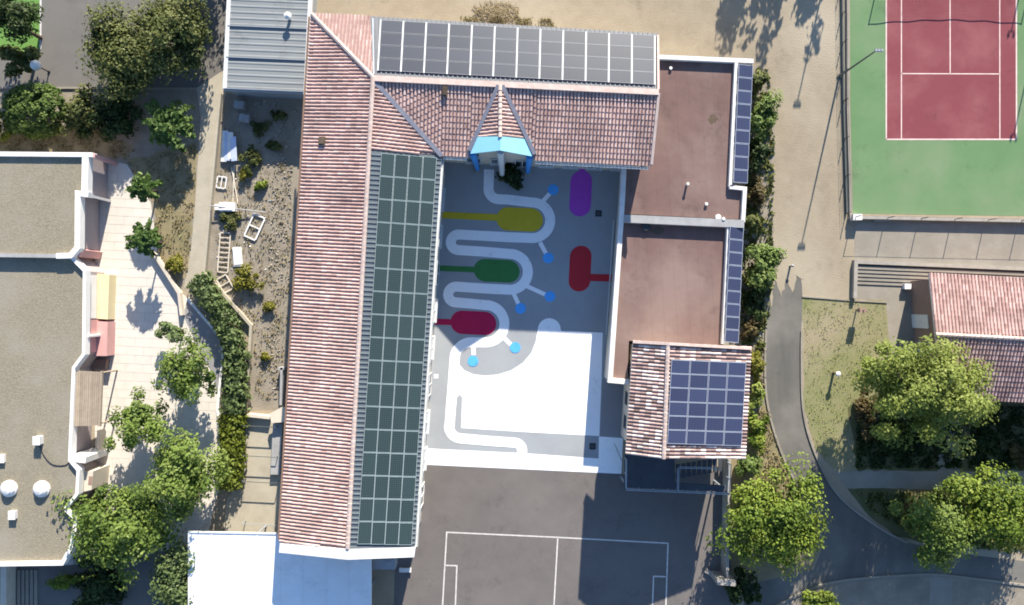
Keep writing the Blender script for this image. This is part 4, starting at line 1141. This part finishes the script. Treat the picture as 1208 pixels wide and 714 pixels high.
def frond_plant(name, label, x, y, rpx, h, mname, n=16, cat='tree', group=None, lw=.30):
    """rosette of arching leafy shoots on a short stem"""
    SEED[0] += 1; r = random.Random(SEED[0]); rs = np.random.RandomState(SEED[0])
    c = at(x, y, h); rad = rpx * (1 - h / CAM_H) / PPM
    root = empty(name, Vector((c.x, c.y, 0)), label, cat, group)
    P, N_, T = [], [], []
    for k in range(n):
        an = k * 2.4 + r.uniform(-.3, .3); L = rad * r.uniform(.6, 1.08) * (1 if k < n * .7 else .55); rise = r.uniform(.05, .5) * rad
        tv = r.random()
        side = np.array([-math.sin(an), math.cos(an), 0])
        for s in np.linspace(.12, 1, 9):
            ctr = np.array([c.x + L * s * math.cos(an), c.y + L * s * math.sin(an), h - .2 + rise * s * 2.2 - rise * 2.4 * s * s + (0 if k < n * .7 else .3)])
            for sg in (-1, 0, 1):
                for _ in range(2):
                    P.append(ctr + side * sg * lw * .55 * (1.15 - s * .8) + rs.normal(size=3) * .05); N_.append(np.array([0, 0, 1.]) + rs.normal(size=3) * .45); T.append(tv * .6 + .4 * s)
    P = np.array(P); N_ = np.array(N_); N_ /= np.linalg.norm(N_, axis=1)[:, None]
    leaf_mesh('crown', P, N_, np.full(len(P), lw * .62) * rs.uniform(.7, 1.3, len(P)), np.array(T), root, mname, 2.0)
    mb = MB(); limb_tube(mb, [Vector((c.x, c.y, 0)), Vector((c.x + .05, c.y, h * .5)), Vector((c.x, c.y, h))], .09, .05, 7); mb.build('trunk', 'bark', root)
    return root

def hedge(name, label, path, wpx, h, mname, leaf=.2, dens=1.0):
    SEED[0] += 1; rs = np.random.RandomState(SEED[0])
    pts = [at(*p, h * .7) for p in catmull(path, 8)]
    mid = pts[len(pts) // 2]; root = empty(name, Vector((mid.x, mid.y, 0)), label, 'hedge')
    seg = [(b - a).length for a, b in zip(pts, pts[1:])]; tot = sum(seg); wd = wpx / PPM
    n = int(tot * wd * 6 * dens / (leaf * leaf)); n = min(n, 15000)
    cs = np.cumsum([0] + seg)
    t = rs.rand(n) * tot; i = np.clip(np.searchsorted(cs, t) - 1, 0, len(seg) - 1)
    A = np.array([tuple(p) for p in pts]); f = (t - cs[i]) / np.array(seg)[i]
    ctr = A[i] + (A[i + 1] - A[i]) * f[:, None]
    d = A[i + 1] - A[i]; d /= np.linalg.norm(d, axis=1)[:, None]
    side = np.stack([-d[:, 1], d[:, 0], np.zeros(n)], 1)
    ang = rs.rand(n) * math.pi; rr = rs.rand(n) ** .35 * (1 + .12 * np.sin(t * 3.1 + ang * 2) * np.sin(t * 1.3 + 1) + .10 * np.sin(t * 7.7 + ang * 4) + .06 * np.sin(t * 17 - ang * 7))
    P = ctr + side * (np.cos(ang) * rr * wd / 2)[:, None]
    P[:, 2] = h * .12 + np.sin(ang) ** .6 * rr * h * .85 + rs.normal(size=n) * .05
    nr = side * np.cos(ang)[:, None] + np.array([0, 0, 1]) * np.sin(ang)[:, None] + rs.normal(size=(n, 3)) * .5
    nr /= np.linalg.norm(nr, axis=1)[:, None]
    tint = .5 + .2 * np.sin(t * 9.1 + ang * 5) * np.sin(t * 4.3 - ang * 3) + rs.normal(size=n) * .12
    leaf_mesh('foliage', P, nr, leaf * rs.uniform(.6, 1.3, n), np.clip(tint, 0, 1), root, mname)
    mb = MB()
    for k in range(0, len(pts), 3): mb.tube(Vector((pts[k].x, pts[k].y, 0)), Vector((pts[k].x, pts[k].y, h * .6)), .05, .03, 6)
    mb.build('stems', 'bark', root)
    return root

# -- top left
tree('dark_tree', 'dark spreading tree over the bright green lawn at top left', 8, 22, 32, 36, 6.5, 'leaf_dark')
tree('shrub', 'yellow green shrub beside the white globe lamp', 24, 70, 30, 20, 2.2, 'leaf_olive', leaf=.2, cat='shrub', trunk=False)
tree('clipped_shrub', 'large round clipped dark green shrub above the gravel roof', 43, 130, 40, 35, 3.0, 'leaf_clipped', leaf=.13, zc=.5, depth=.48, shell=.86, cat='shrub', dens=1.3, clump_r=.17, clumps=170, lobes=.15)
tree('shrub', 'yellow green shrub cut by the left edge above the gravel roof', -4, 150, 16, 22, 1.6, 'leaf_yellowhedge', leaf=.18, cat='shrub', trunk=False)
tree('shrub', 'olive green bush right of the round clipped shrub', 98, 138, 26, 30, 2.0, 'leaf_olive', leaf=.2, cat='shrub', trunk=False)
tree('leafy_tree', 'large leafy tree left of the pair above the planted bed', 150, 56, 52, 58, 4.4, 'leaf_olive', zc=.58)
tree('leafy_tree', 'large leafy tree right of the pair beside the grey cabin', 206, 26, 54, 50, 4.6, 'leaf_olive', zc=.6)
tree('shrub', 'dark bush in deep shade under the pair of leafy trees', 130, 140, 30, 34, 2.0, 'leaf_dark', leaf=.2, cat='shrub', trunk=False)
frond_plant('star_shrub', 'star-shaped bright green shrub in the shade beside the garden path', 197, 147, 34, 2.0, 'leaf_palm', n=24, cat='shrub', lw=.42)
frond_plant('young_tree', 'small star-shaped tree at the top of the forecourt paving', 168, 221, 21, 2.4, 'leaf_palm', n=18, lw=.36)
frond_plant('young_tree', 'small star-shaped tree at the corner of the low cream wall', 171, 283, 23, 2.8, 'leaf_palm', n=18, lw=.36)
tree('shrub', 'small yellowish shrub in the dry bed beside the garden path', 205, 311, 14, 16, .9, 'leaf_yellow', leaf=.14, cat='shrub', trunk=False)
# -- left middle
hedge('hedge', 'grey green hedge curving round the dark painted shade on the paving', [(232, 326), (246, 352), (266, 382), (276, 420), (276, 460), (274, 488)], 30, 1.5, 'leaf_hedge')
hedge('hedge', 'yellow green hedge beside the narrow concrete passage', [(273, 490), (272, 530), (268, 578)], 32, 1.4, 'leaf_yellowhedge', leaf=.17)
tree('sparse_tree', 'sparse branching little tree at the edge of the dark painted shade on the paving', 205, 390, 26, 18, 2.6, 'leaf_hedge', leaf=.2, dens=.35, clumps=16, clump_r=.3)
tree('forecourt_tree', 'leafy tree close beside the grey green hedge on the paving', 222, 440, 32, 40, 4.2, 'leaf_mid', dens=.65)
tree('forecourt_tree', 'small leafy tree standing alone on the pale paving', 162, 502, 28, 36, 4.0, 'leaf_mid', dens=.8)
tree('forecourt_tree', 'broad leafy tree beside the yellow green hedge', 216, 560, 56, 48, 5.0, 'leaf_mid')
tree('forecourt_tree', 'largest round-leaved tree overhanging the zigzag parapet', 140, 624, 64, 58, 4.6, 'leaf_mid', leaf=.18)
tree('forecourt_tree', 'dense tree touching the left side of the white canopy', 205, 690, 34, 46, 3.4, 'leaf_hedge')
tree('shrub', 'bright lime feathery shrub below the gravel roof parapet', 74, 688, 22, 10, 1.2, 'leaf_bright', leaf=.16, cat='shrub', trunk=False)
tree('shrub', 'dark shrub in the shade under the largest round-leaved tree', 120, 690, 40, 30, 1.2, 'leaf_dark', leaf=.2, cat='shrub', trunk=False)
# -- waste ground weeds
for x, y, rr, hh, mn, lab in ((291, 330, 18, 1.0, 'leaf_yellow', 'yellowish bush low in the waste ground beside the hedge'), (298, 190, 14, .6, 'leaf_olive', 'weedy clump in the cabin shadow on the waste ground'),
                              (310, 218, 8, .5, 'leaf_bright', 'small bright weed in the middle of the waste ground'), (270, 258, 13, .5, 'leaf_olive', 'low weedy clump beside the discarded white box'),
                              (290, 205, 9, .5, 'leaf_yellow', 'small yellowish weed above the loose poles')):
    tree('weed', lab, x, y, rr, rr, hh, mn, leaf=.13, cat='weed', trunk=False, dens=.6)
for x, y, rr, lab in ((306, 150, 12, 'low weeds in the dark middle of the cabin shadow'), (330, 135, 10, 'low weeds at the wall in the cabin shadow'), (322, 172, 9, 'low weeds at the edge of the cabin shadow'), (318, 360, 10, 'dry weed clump beside the low wall bend'), (312, 420, 8, 'dry weed clump low in the waste ground strip')):
    tree('weed', lab, x, y, rr, rr * .8, .5, 'leaf_yellow' if y > 300 else 'leaf_olive', leaf=.12, cat='weed', trunk=False, dens=.45)
# -- row of shrubs along the annex
for x, y, rx, ry, hh, mn, lab in (
    (896, 96, 13, 16, 2.4, 'leaf_olive', 'topmost olive shrub beside the upper blue solar strip'),
    (904, 140, 24, 26, 2.8, 'leaf_feather', 'feathery pale green shrub beside the upper solar strip'),
    (894, 184, 15, 20, 2.0, 'leaf_dark', 'dark shrub below the feathery pale one by the solar strip'),
    (893, 226, 14, 18, 1.8, 'leaf_brown', 'brownish shrub beside the bottom of the upper solar strip'),
    (889, 262, 13, 16, 1.8, 'leaf_olive', 'olive shrub level with the white divider of the annex'),
    (902, 312, 25, 28, 2.8, 'leaf_feather', 'large feathery pale shrub beside the lower solar strip'),
    (889, 356, 16, 18, 1.8, 'leaf_dark', 'dark shrub at the middle of the lower solar strip'),
    (888, 392, 14, 16, 1.6, 'leaf_brown', 'brown green shrub at the bottom of the lower solar strip'),
    (894, 432, 13, 20, 1.6, 'leaf_yellow', 'yellowish shrub beside the pavilion roof panels'),
    (890, 470, 14, 20, 1.6, 'leaf_lime', 'pale lime shrub beside the pavilion roof'),
    (896, 506, 17, 22, 1.8, 'leaf_bright', 'bright green shrub at the lower corner of the pavilion roof'),
    (884, 546, 17, 18, 1.8, 'leaf_feather', 'pale shrub just above the leafy tree by the boundary wall')):
    tree('shrub', lab, x, y, rx, ry, hh, mn, leaf=.17, cat='shrub', group='shrubs planted along the annex', trunk=False, zc=.5, depth=.45)
# -- right
tree('leafy_tree', 'bright yellow green tree between the boundary wall and the road bend', 914, 612, 60, 60, 4.6, 'leaf_bright')
tree('lime_tree', 'large feathery lime green tree overhanging the red tiled house', 1086, 458, 78, 62, 9.0, 'leaf_lime', leaf=.15, dens=1.25, depth=.42, zc=.58)
tree('shrub', 'brown dry shrub at the foot of the feathery lime tree', 1022, 484, 20, 26, 1.4, 'leaf_brown', leaf=.16, cat='shrub', trunk=False, dens=.6)
tree('conifer', 'dark drooping conifer at the lower right beside the road', 1110, 626, 42, 50, 4.2, 'leaf_mid', leaf=.15)
tree('bright_tree', 'bright lime tree at the lower right corner of the lawn', 1176, 600, 62, 48, 4.6, 'leaf_bright')
tree('shrub', 'brown shrub left of the dark drooping conifer', 1072, 606, 22, 22, 1.4, 'leaf_brown', leaf=.16, cat='shrub', trunk=False, dens=.7)
tree('shrub', 'reddish shrub on the shaded lawn at the right edge', 1206, 538, 14, 16, 1.2, 'leaf_brown', leaf=.16, cat='shrub', trunk=False)
tree('shrub', 'bright rounded shrub below the bowed kerb at the bottom', 972, 712, 30, 16, 1.3, 'leaf_bright', leaf=.17, cat='shrub', trunk=False)
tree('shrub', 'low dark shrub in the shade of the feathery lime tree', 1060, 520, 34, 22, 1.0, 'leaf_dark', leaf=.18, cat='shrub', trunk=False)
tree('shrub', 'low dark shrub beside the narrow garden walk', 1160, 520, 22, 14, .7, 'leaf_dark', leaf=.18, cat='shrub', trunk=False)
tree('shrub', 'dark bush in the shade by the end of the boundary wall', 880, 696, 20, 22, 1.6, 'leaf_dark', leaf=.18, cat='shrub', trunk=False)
# courtyard shrub
tree('shrub', 'dark round shrub under the blue porch of the courtyard', 607, 208, 20, 16, 1.6, 'leaf_dark', leaf=.17, cat='shrub', trunk=False, zc=.5)
# tall trees beyond the top edge, whose shadows reach into the yard
for x, y, rx, hh, lab in ((925, -182, 28, 6.0, 'tall tree beyond the top edge left of the tennis fence'), (972, -176, 24, 5.8, 'tall tree beyond the top edge beside the tennis fence'), (1018, -190, 26, 6.2, 'tall tree beyond the top edge nearest the tennis fence')):
    tree('tall_tree', lab, x, y, rx, rx, hh, 'leaf_mid', leaf=.32, dens=.5, zc=.7, group='tall trees beyond the top edge')

# grass and litter nobody could count
def tufts(name, poly, n, mname, size=(.12, .3), seed=1, lbl=None):
    rs = np.random.RandomState(seed)
    xs = [p[0] for p in poly]; ys = [p[1] for p in poly]; P = []
    while len(P) < n:
        x, y = rs.uniform(min(xs), max(xs)), rs.uniform(min(ys), max(ys))
        if inside((x, y), poly) and math.sin(x * .21 + 1) * math.sin(y * .17) + rs.normal() * .5 > -.2: P.append(tuple(at(x, y)))
    P = np.array(P); P[:, 2] = rs.uniform(.04, .12, n)
    nr = rs.normal(size=(n, 3)) + np.array([0, 0, .8]); nr /= np.linalg.norm(nr, axis=1)[:, None]
    o = leaf_mesh(name, P, nr, rs.uniform(*size, n), rs.rand(n), None, mname, 2.2)
    return tag(o, lbl, 'grass', kind='stuff')
tufts('dry_grass', [(150, 192), (232, 170), (230, 240), (222, 325), (206, 335), (184, 292), (182, 240)], 1500, 'grass_blade', (.04, .11), seed=1, lbl='dry yellow grass in the bed beside the garden path')
tufts('dry_grass', [(-20, 160), (110, 150), (160, 175), (150, 188), (-20, 178)], 900, 'grass_blade', (.05, .13), seed=2, lbl='dry yellow grass along the top of the gravel roof building')
tufts('lawn_grass', [(948, 352), (1044, 358), (1050, 430), (1090, 470), (1010, 550), (985, 552), (962, 530), (950, 480)], 2500, 'leaf_lime', (.03, .07), seed=3, lbl='patchy lawn grass beside the curving road')
tufts('verge_grass', [(880, 420), (903, 400), (904, 470), (922, 535), (950, 600), (955, 660), (890, 560)], 1500, 'grass_blade', (.05, .13), seed=4, lbl='dry verge grass between the shrubs and the road')
tufts('bed_grass', [(868, 82), (905, 82), (913, 140), (911, 330), (904, 400), (880, 470), (868, 300)], 2200, 'leaf_olive', seed=5, lbl='weeds under the row of shrubs by the annex')
tufts('yard_weeds', [(256, 200), (345, 190), (340, 470), (300, 470), (300, 385), (255, 325)], 2200, 'grass_blade', (.04, .12), seed=6, lbl='dry weeds scattered over the waste ground')
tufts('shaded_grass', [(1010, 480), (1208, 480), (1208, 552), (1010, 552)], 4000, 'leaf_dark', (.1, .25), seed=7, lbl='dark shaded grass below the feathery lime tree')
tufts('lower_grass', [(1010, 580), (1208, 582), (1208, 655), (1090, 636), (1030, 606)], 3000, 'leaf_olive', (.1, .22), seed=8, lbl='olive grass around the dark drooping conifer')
tufts('roadside_weeds', [(540, 20), (650, 22), (660, 34), (545, 30)], 500, 'grass_blade', (.06, .14), seed=9, lbl='thin weeds along the far wall of the upper wing')
def rocks(name, poly, n, mname, size, seed, lbl, pile=None, kind='stuff'):
    r = random.Random(seed); mb = MB()
    xs = [p[0] for p in poly]; ys = [p[1] for p in poly]; k = 0
    while k < n:
        x, y = r.uniform(min(xs), max(xs)), r.uniform(min(ys), max(ys))
        if not inside((x, y), poly): continue
        k += 1; c = at(x, y); s = r.uniform(*size); z0 = pile(x, y) if pile else 0
        M = Matrix.Translation(c + Vector((0, 0, z0 + s * .3))) @ Matrix.Rotation(r.uniform(0, 6.3), 4, 'Z') @ Matrix.Rotation(r.uniform(-.6, .6), 4, 'X') @ Matrix.Rotation(r.uniform(-.6, .6), 4, 'Y')
        mb.box(None, (s * r.uniform(.8, 1.6), s, s * r.uniform(.4, .8)), mtx=M)
    return tag(mb.build(name, mname), lbl, 'rubble', kind=kind)
rocks('rubble', [(322, 190), (346, 190), (340, 300), (330, 345), (330, 470), (312, 470), (316, 380), (318, 300)], 420, 'rubble', (.03, .13), 5, 'broken stones scattered along the wall of the long wing')
rocks('rubble', [(262, 118), (350, 118), (348, 200), (262, 200)], 160, 'rubble', (.04, .2), 9, 'rubble lying in the shadow of the grey cabin')
rocks('rubble', [(250, 200), (320, 200), (320, 330), (250, 320)], 30, 'white_plastic', (.03, .12), 6, 'pale litter scattered over the waste ground')
# heap of cut branches at the top
SEED[0] += 1
hp = empty('brush_heap', at(586, 16), 'heap of dry cut branches beyond the grey solar array', 'heap')
mb = MB(); r = random.Random(3)
for k in range(260):
    a = r.uniform(0, 6.28); q = r.random() ** .6
    x, y = 586 + 28 * q * math.cos(a), 15 + 11 * q * math.sin(a); c = at(x, y); z = .05 + .7 * (1 - q) * r.random()
    t = r.uniform(0, 6.28); L = r.uniform(.3, .9); d = Vector((math.cos(t), math.sin(t), r.uniform(-.2, .2))) * L / 2
    mb.tube(c + Vector((0, 0, z)) - d, c + Vector((0, 0, z)) + d, .02, .012, 4)
mb.build('branches', 'straw', hp)

# ================================================================== SMALL THINGS
# globe lamp
gl = empty('globe_lamp', at(58, 85), 'white globe lamp between the shrubs at the parking lot kerb', 'lamp')
c = at(58, 85); mb = MB(); mb.tube(c, c + Vector((0, 0, 1.3)), .05, .05, 8); mb.tube(c, c + Vector((0, 0, .12)), .12, .1, 8); mb.build('post', 'dark_metal', gl)
mb = MB(); mb.lathe(c + Vector((0, 0, 1.3)), [(.1, 0), (.32, .12), (.42, .35), (.38, .55), (.22, .72), (.05, .78)], 18); mb.build('globe', 'white_plastic', gl, smooth=True)

# tall floodlight masts
def mast(x, y, h, label, heads=3):
    b = at(x, y); root = empty('floodlight_mast', b, label, 'floodlight', 'floodlight masts round the tennis court')
    mb = MB(); mb.tube(b, b + Vector((0, 0, h)), .09, .05, 8); mb.tube(b, b + Vector((0, 0, .1)), .2, .2, 8); mb.build('pole', 'fence_metal', root)
    mb = MB(); mb.beam(b + Vector((-.26, 0, h)), b + Vector((.26, 0, h)), .05, .05); mb.build('crossbar', 'fence_metal', root)
    for k in range(heads):
        m = MB(); p = b + Vector((-.22 + .44 * k / max(1, heads - 1), -.12, h + .1)); m.box(p, (.16, .16, .14)); m.box(p + Vector((0, -.09, -.02)), (.19, .03, .16)); m.build('lamp_head', 'zinc', root)
    return root
mast(990, 90, 6.4, 'floodlight mast on the left fence of the tennis court')
mast(985, -78, 6.4, 'floodlight mast beyond the top edge by the tennis fence')
mast(1240, -38, 6.4, 'floodlight mast beyond the right edge of the tennis court', 2)
mast(1237, -160, 6.4, 'floodlight mast beyond the upper right corner of the court', 2)

# fences round the court
def fence(pts, h, label, step=2.4, wires=4, name='wire_fence', r=.035):
    V = [at(*p) for p in pts]; root = empty(name, V[0], label, 'fence', 'wire fences round the tennis court')
    wires_mb = MB(); bars = MB()
    for a, b in zip(V, V[1:]):
        L = (b - a).length; k = max(1, int(L / step))
        for i in range(k + 1):
            p = a.lerp(b, i / k); m = MB(); m.tube(p, p + Vector((0, 0, h)), r, r, 6); m.build('post', 'fence_metal', root)
        for q in range(wires):
            z = h * (q + 1) / wires - .02; wires_mb.tube(a + Vector((0, 0, z)), b + Vector((0, 0, z)), .012, .012, 4)
        bars.beam(a + Vector((0, 0, .12)), b + Vector((0, 0, .12)), .12 if h < 1.2 else .04, .24)
    wires_mb.build('wire', 'fence_metal', root); bars.build('base_board', 'fence_metal', root)
fence([(991, -120), (994, 120), (998, 252)], 1.0, 'dark wire fence along the left side of the tennis court')
fence([(1005, 257), (1240, 262), (1330, 264)], 1.5, 'wire fence along the lower side of the tennis court', step=2.7, wires=1)
mb = MB(); c = at(1012, 256, .7); mb.box(Vector((c.x, c.y, .35)), (.75, .5, .7)); tag(mb.build('utility_box', 'parapet'), 'pale box on the corner of the court wall', 'box')
mb = MB(); c = at(1042, 258, .5); mb.box(Vector((c.x, c.y, .3)), (1.4, .45, .1)); 
for s in (-.5, .5): mb.box(Vector((c.x + s, c.y, .12)), (.12, .4, .25))
tag(mb.build('bench', 'terrace_concrete'), 'small concrete bench just below the corner of the court', 'bench')
# net (its shadow crosses the far end of the court)
net = empty('tennis_net', at(1122, -4), 'tennis net just beyond the top edge of the picture', 'net')
V0, V1 = at(1032, -4), at(1212, -4); top = MB(); ms = MB()
N = 40; zt = lambda s: .92 + .15 * abs(2 * s - 1) ** 1.5 + .02 * math.sin(s * 31)
for k in range(N):
    s0, s1 = k / N, (k + 1) / N; a = V0.lerp(V1, s0); b = V0.lerp(V1, s1)
    top.beam(a + Vector((0, 0, zt(s0))), b + Vector((0, 0, zt(s1))), .02, .05)
    ms.tube(a + Vector((0, 0, .02)), a + Vector((0, 0, zt(s0))), .004, .004, 3, caps=False)
for z in [.1 * q for q in range(1, 10)]: ms.tube(V0 + Vector((0, 0, z)), V1 + Vector((0, 0, z)), .003, .003, 3, caps=False)
top.build('tape', 'fence_metal', net); ms.build('netting', 'fence_metal', net)
for p in (V0, V1):
    m = MB(); m.tube(p, p + Vector((0, 0, 1.1)), .05, .05, 8); m.build('post', 'fence_metal', net)

# bollard light and sign on the lawn
bl = empty('bollard_lamp', at(983, 440), 'short bollard lamp on the lawn beside the curving road', 'lamp')
c = at(983, 440); m = MB(); m.tube(c, c + Vector((0, 0, .85)), .11, .11, 10); m.build('post', 'bark', bl)
m = MB(); m.lathe(c + Vector((0, 0, .85)), [(.2, 0), (.22, .08), (.16, .16), (.04, .2)], 12); m.build('cap', 'white_plastic', bl)
sg = empty('post_box', at(1010, 366), 'narrow dark post with a box at the top corner of the lawn', 'post')
c = at(1010, 366); m = MB(); m.tube(c, c + Vector((0, 0, 1.35)), .06, .05, 8); m.build('post', 'bark', sg)
m = MB(); m.box(c + Vector((0, 0, .95)), (.5, .3, .45)); m.box(c + Vector((0, 0, 1.2)), (.56, .36, .06)); m.build('box', 'brown_wall', sg)
m = MB(); c = at(932, 314); m.tube(c, c + Vector((0, 0, .55)), .09, .08, 10); m.lathe(c + Vector((0, 0, .55)), [(.12, 0), (.12, .06), (.03, .12)], 10)
tag(m.build('bollard', 'parapet_dirty'), 'small grey bollard at the upper end of the road', 'bollard')
m = MB(); c = at(1070, 338, .3); m.box(Vector((c.x, c.y, .2)), (.5, .4, .4)); m.box(Vector((c.x, c.y, .43)), (.56, .46, .06)); tag(m.build('planter_box', 'white_plastic'), 'small white box at the upper corner of the house', 'box')

# discarded building materials on the waste ground
def frame_thing(x, y, w_, l_, rz, label, bars, wd=.12, z=.06, mname='white_plastic', tilt=.0):
    c = at(x, y); root = empty('window_frame', c, label, 'frame')
    M = Matrix.Translation(c + Vector((0, 0, z + .05))) @ Matrix.Rotation(R(rz), 4, 'Z') @ Matrix.Rotation(tilt, 4, 'X')
    T = lambda px, py: M @ Vector((px, py, 0))
    for a, b in (((-w_ / 2, -l_ / 2), (w_ / 2, -l_ / 2)), ((-w_ / 2, l_ / 2), (w_ / 2, l_ / 2))):
        m = MB(); m.beam(T(*a), T(*b), wd, .07); m.build('rail', mname, root)
    for sx in (-1, 1):
        m = MB(); m.beam(T(sx * w_ / 2, -l_ / 2 + wd / 2), T(sx * w_ / 2, l_ / 2 - wd / 2), wd, .066); m.build('stile', mname, root)
    for k in range(bars):
        yy = -l_ / 2 + l_ * (k + 1) / (bars + 1)
        m = MB(); m.beam(T(-w_ / 2 + wd / 2, yy), T(w_ / 2 - wd / 2, yy), wd * .8, .06); m.build('crossbar', mname, root)
frame_thing(301, 268, 1.0, 2.0, -24, 'white window frame lying tilted on the waste ground', 1, .13)
frame_thing(262, 215.5, .95, .75, 82, 'small pale window frame beside the garden path', 1, .1)
frame_thing(265, 298, .85, 3.3, -4, 'pale wooden ladder lying along the low wall', 7, .09, mname='cream_wall')
frame_thing(266, 335, .9, 1.3, 30, 'broken pale frame below the ladder', 1, .1, mname='cream_wall')
m = MB(); c = at(281, 303); m.box(c + Vector((0, 0, .1)), (.75, 1.6, .12), R(4)); m.box(c + Vector((.02, .03, .18)), (.7, 1.4, .05), R(7)); tag(m.build('board_stack', 'white_plastic'), 'white boards stacked beside the ladder', 'boards')
m = MB(); c = at(268, 244, .5); m.box(Vector((c.x, c.y, .27)), (1.3, .75, .5)); m.box(Vector((c.x - .1, c.y + .02, .54)), (1.1, .6, .05)); m.box(Vector((c.x - .9, c.y, .2)), (.4, .5, .4)); tag(m.build('appliance', 'white_plastic'), 'discarded white box beside the low concrete wall', 'box')
sh = empty('sheet_stack', at(272, 175), 'bluish white sheets leaning in a heap near the grey cabin', 'sheets')
for k in range(4):
    m = MB(); c = at(266 + k * 4.2, 176 + rnd.uniform(-3, 3)); M = Matrix.Translation(c + Vector((0, 0, .25 + .1 * k))) @ Matrix.Rotation(R(-3 + k * 2), 4, 'Z') @ Matrix.Rotation(R(-16), 4, 'Y')
    m.box(None, (.55, 2.6 - .2 * k, .04), mtx=M); m.build('sheet', 'tarp' if k % 2 else 'white_plastic', sh)
for x, y, lab in ((282, 123, 'upper pale air unit in the cabin shadow'), (288, 139, 'lower pale air unit in the cabin shadow')):
    m = MB(); c = at(x, y, .7); m.box(Vector((c.x, c.y, .35)), (.85, .6, .7), R(-8)); m.box(Vector((c.x, c.y, .72)), (.75, .5, .05), R(-8)); m.tube(Vector((c.x + .12, c.y, .7)), Vector((c.x + .12, c.y, .77)), .2, .2, 12)
    tag(m.build('air_unit', 'parapet_dirty'), lab, 'air unit', 'air units by the grey cabin')
for a, b, lab in (((274, 198), (281, 241), 'right one of two loose pale poles'), ((277, 195), (275, 238), 'left one of two loose pale poles')):
    m = MB(); m.tube(at(*a) + Vector((0, 0, .12)), at(*b) + Vector((0, 0, .05)), .06, .05, 6); tag(m.build('pole', 'cream_wall'), lab, 'pole', 'loose poles')
m = MB(); m.tube(at(252, 244) + Vector((0, 0, .65)), at(314, 251) + Vector((0, 0, .2)), .05, .05, 6); tag(m.build('pipe', 'parapet_dirty'), 'thin grey pipe lying across the waste ground', 'pipe')
# passage: railing frames, slab, wall ends
pg = empty('passage_railing', at(310, 540), 'thin dark railing frames across the narrow concrete passage', 'railing')
for y in (500, 535, 565, 614):
    m = MB(); a, b = at(290, y), at(330, y + 2)
    m.beam(a + Vector((0, 0, .9)), b + Vector((0, 0, .9)), .05, .05)
    for p in (a, b): m.tube(p, p + Vector((0, 0, .9)), .035, .035, 6)
    m.build('bar', 'rail_metal' if y > 600 else 'fence_metal', pg)
m = MB(); m.prism([at(x, y, 1.1) for x, y in ((318, 488), (333, 480), (344, 488), (342, 498), (320, 499))], .9, 1.1); m.prism([at(x, y, .9) for x, y in ((322, 490), (340, 488), (339, 496), (323, 497))], 0, .9)
tag(m.build('entrance_slab', 'cream_wall'), 'pale slab roof over the passage end against the long wing', 'slab')
m = MB(); wall_strip(m, [at(x, y, .6) for x, y in ((291, 490), (318, 493))], .25, 0, .6); tag(m.build('low_wall', 'cream_wall'), 'short pale wall across the top of the narrow passage', 'wall')
m = MB(); wall_strip(m, [at(x, y, .8) for x, y in ((332, 434), (331, 478))], .2, 0, .8); m.box(at(334, 434) + Vector((.05, 0, .4)), (.5, .2, .8)); tag(m.build('low_wall', 'parapet_dirty'), 'short grey wall hugging the long wing above the passage', 'wall')
m = MB(); m.prism([at(x, y, .5) for x, y in ((322, 500), (333, 500), (330, 560), (319, 560))], 0, .5); tag(m.build('planter', 'parapet_dirty'), 'narrow grey ledge along the right side of the passage', 'ledge')
# small wall lamp on the courtyard eave
wl = empty('wall_lamp', at(514, 443, 5.0), 'small spotlight hanging off the inner eave of the long wing', 'lamp')
c = at(513, 444, 5.2); m = MB(); m.beam(c + Vector((-.5, 0, 0)), c, .06, .06); m.build('arm', 'zinc', wl); m = MB(); m.box(c + Vector((.1, 0, .02)), (.35, .3, .22)); m.build('lamp_head', 'parapet', wl)
# kerb line along the annex wall
m = MB(); wall_strip(m, [at(x, y) for x, y in ((724, 260), (715, 395))], .1, 0, .12); tag(m.build('kerb', 'gutter'), 'thin pale kerb along the annex wall in the courtyard', 'kerb')

tree('tall_tree', 'tree beyond the top edge beside the grey cabin', 240, -92, 36, 36, 4.6, 'leaf_mid', dens=.7, group='tall trees beyond the top edge')
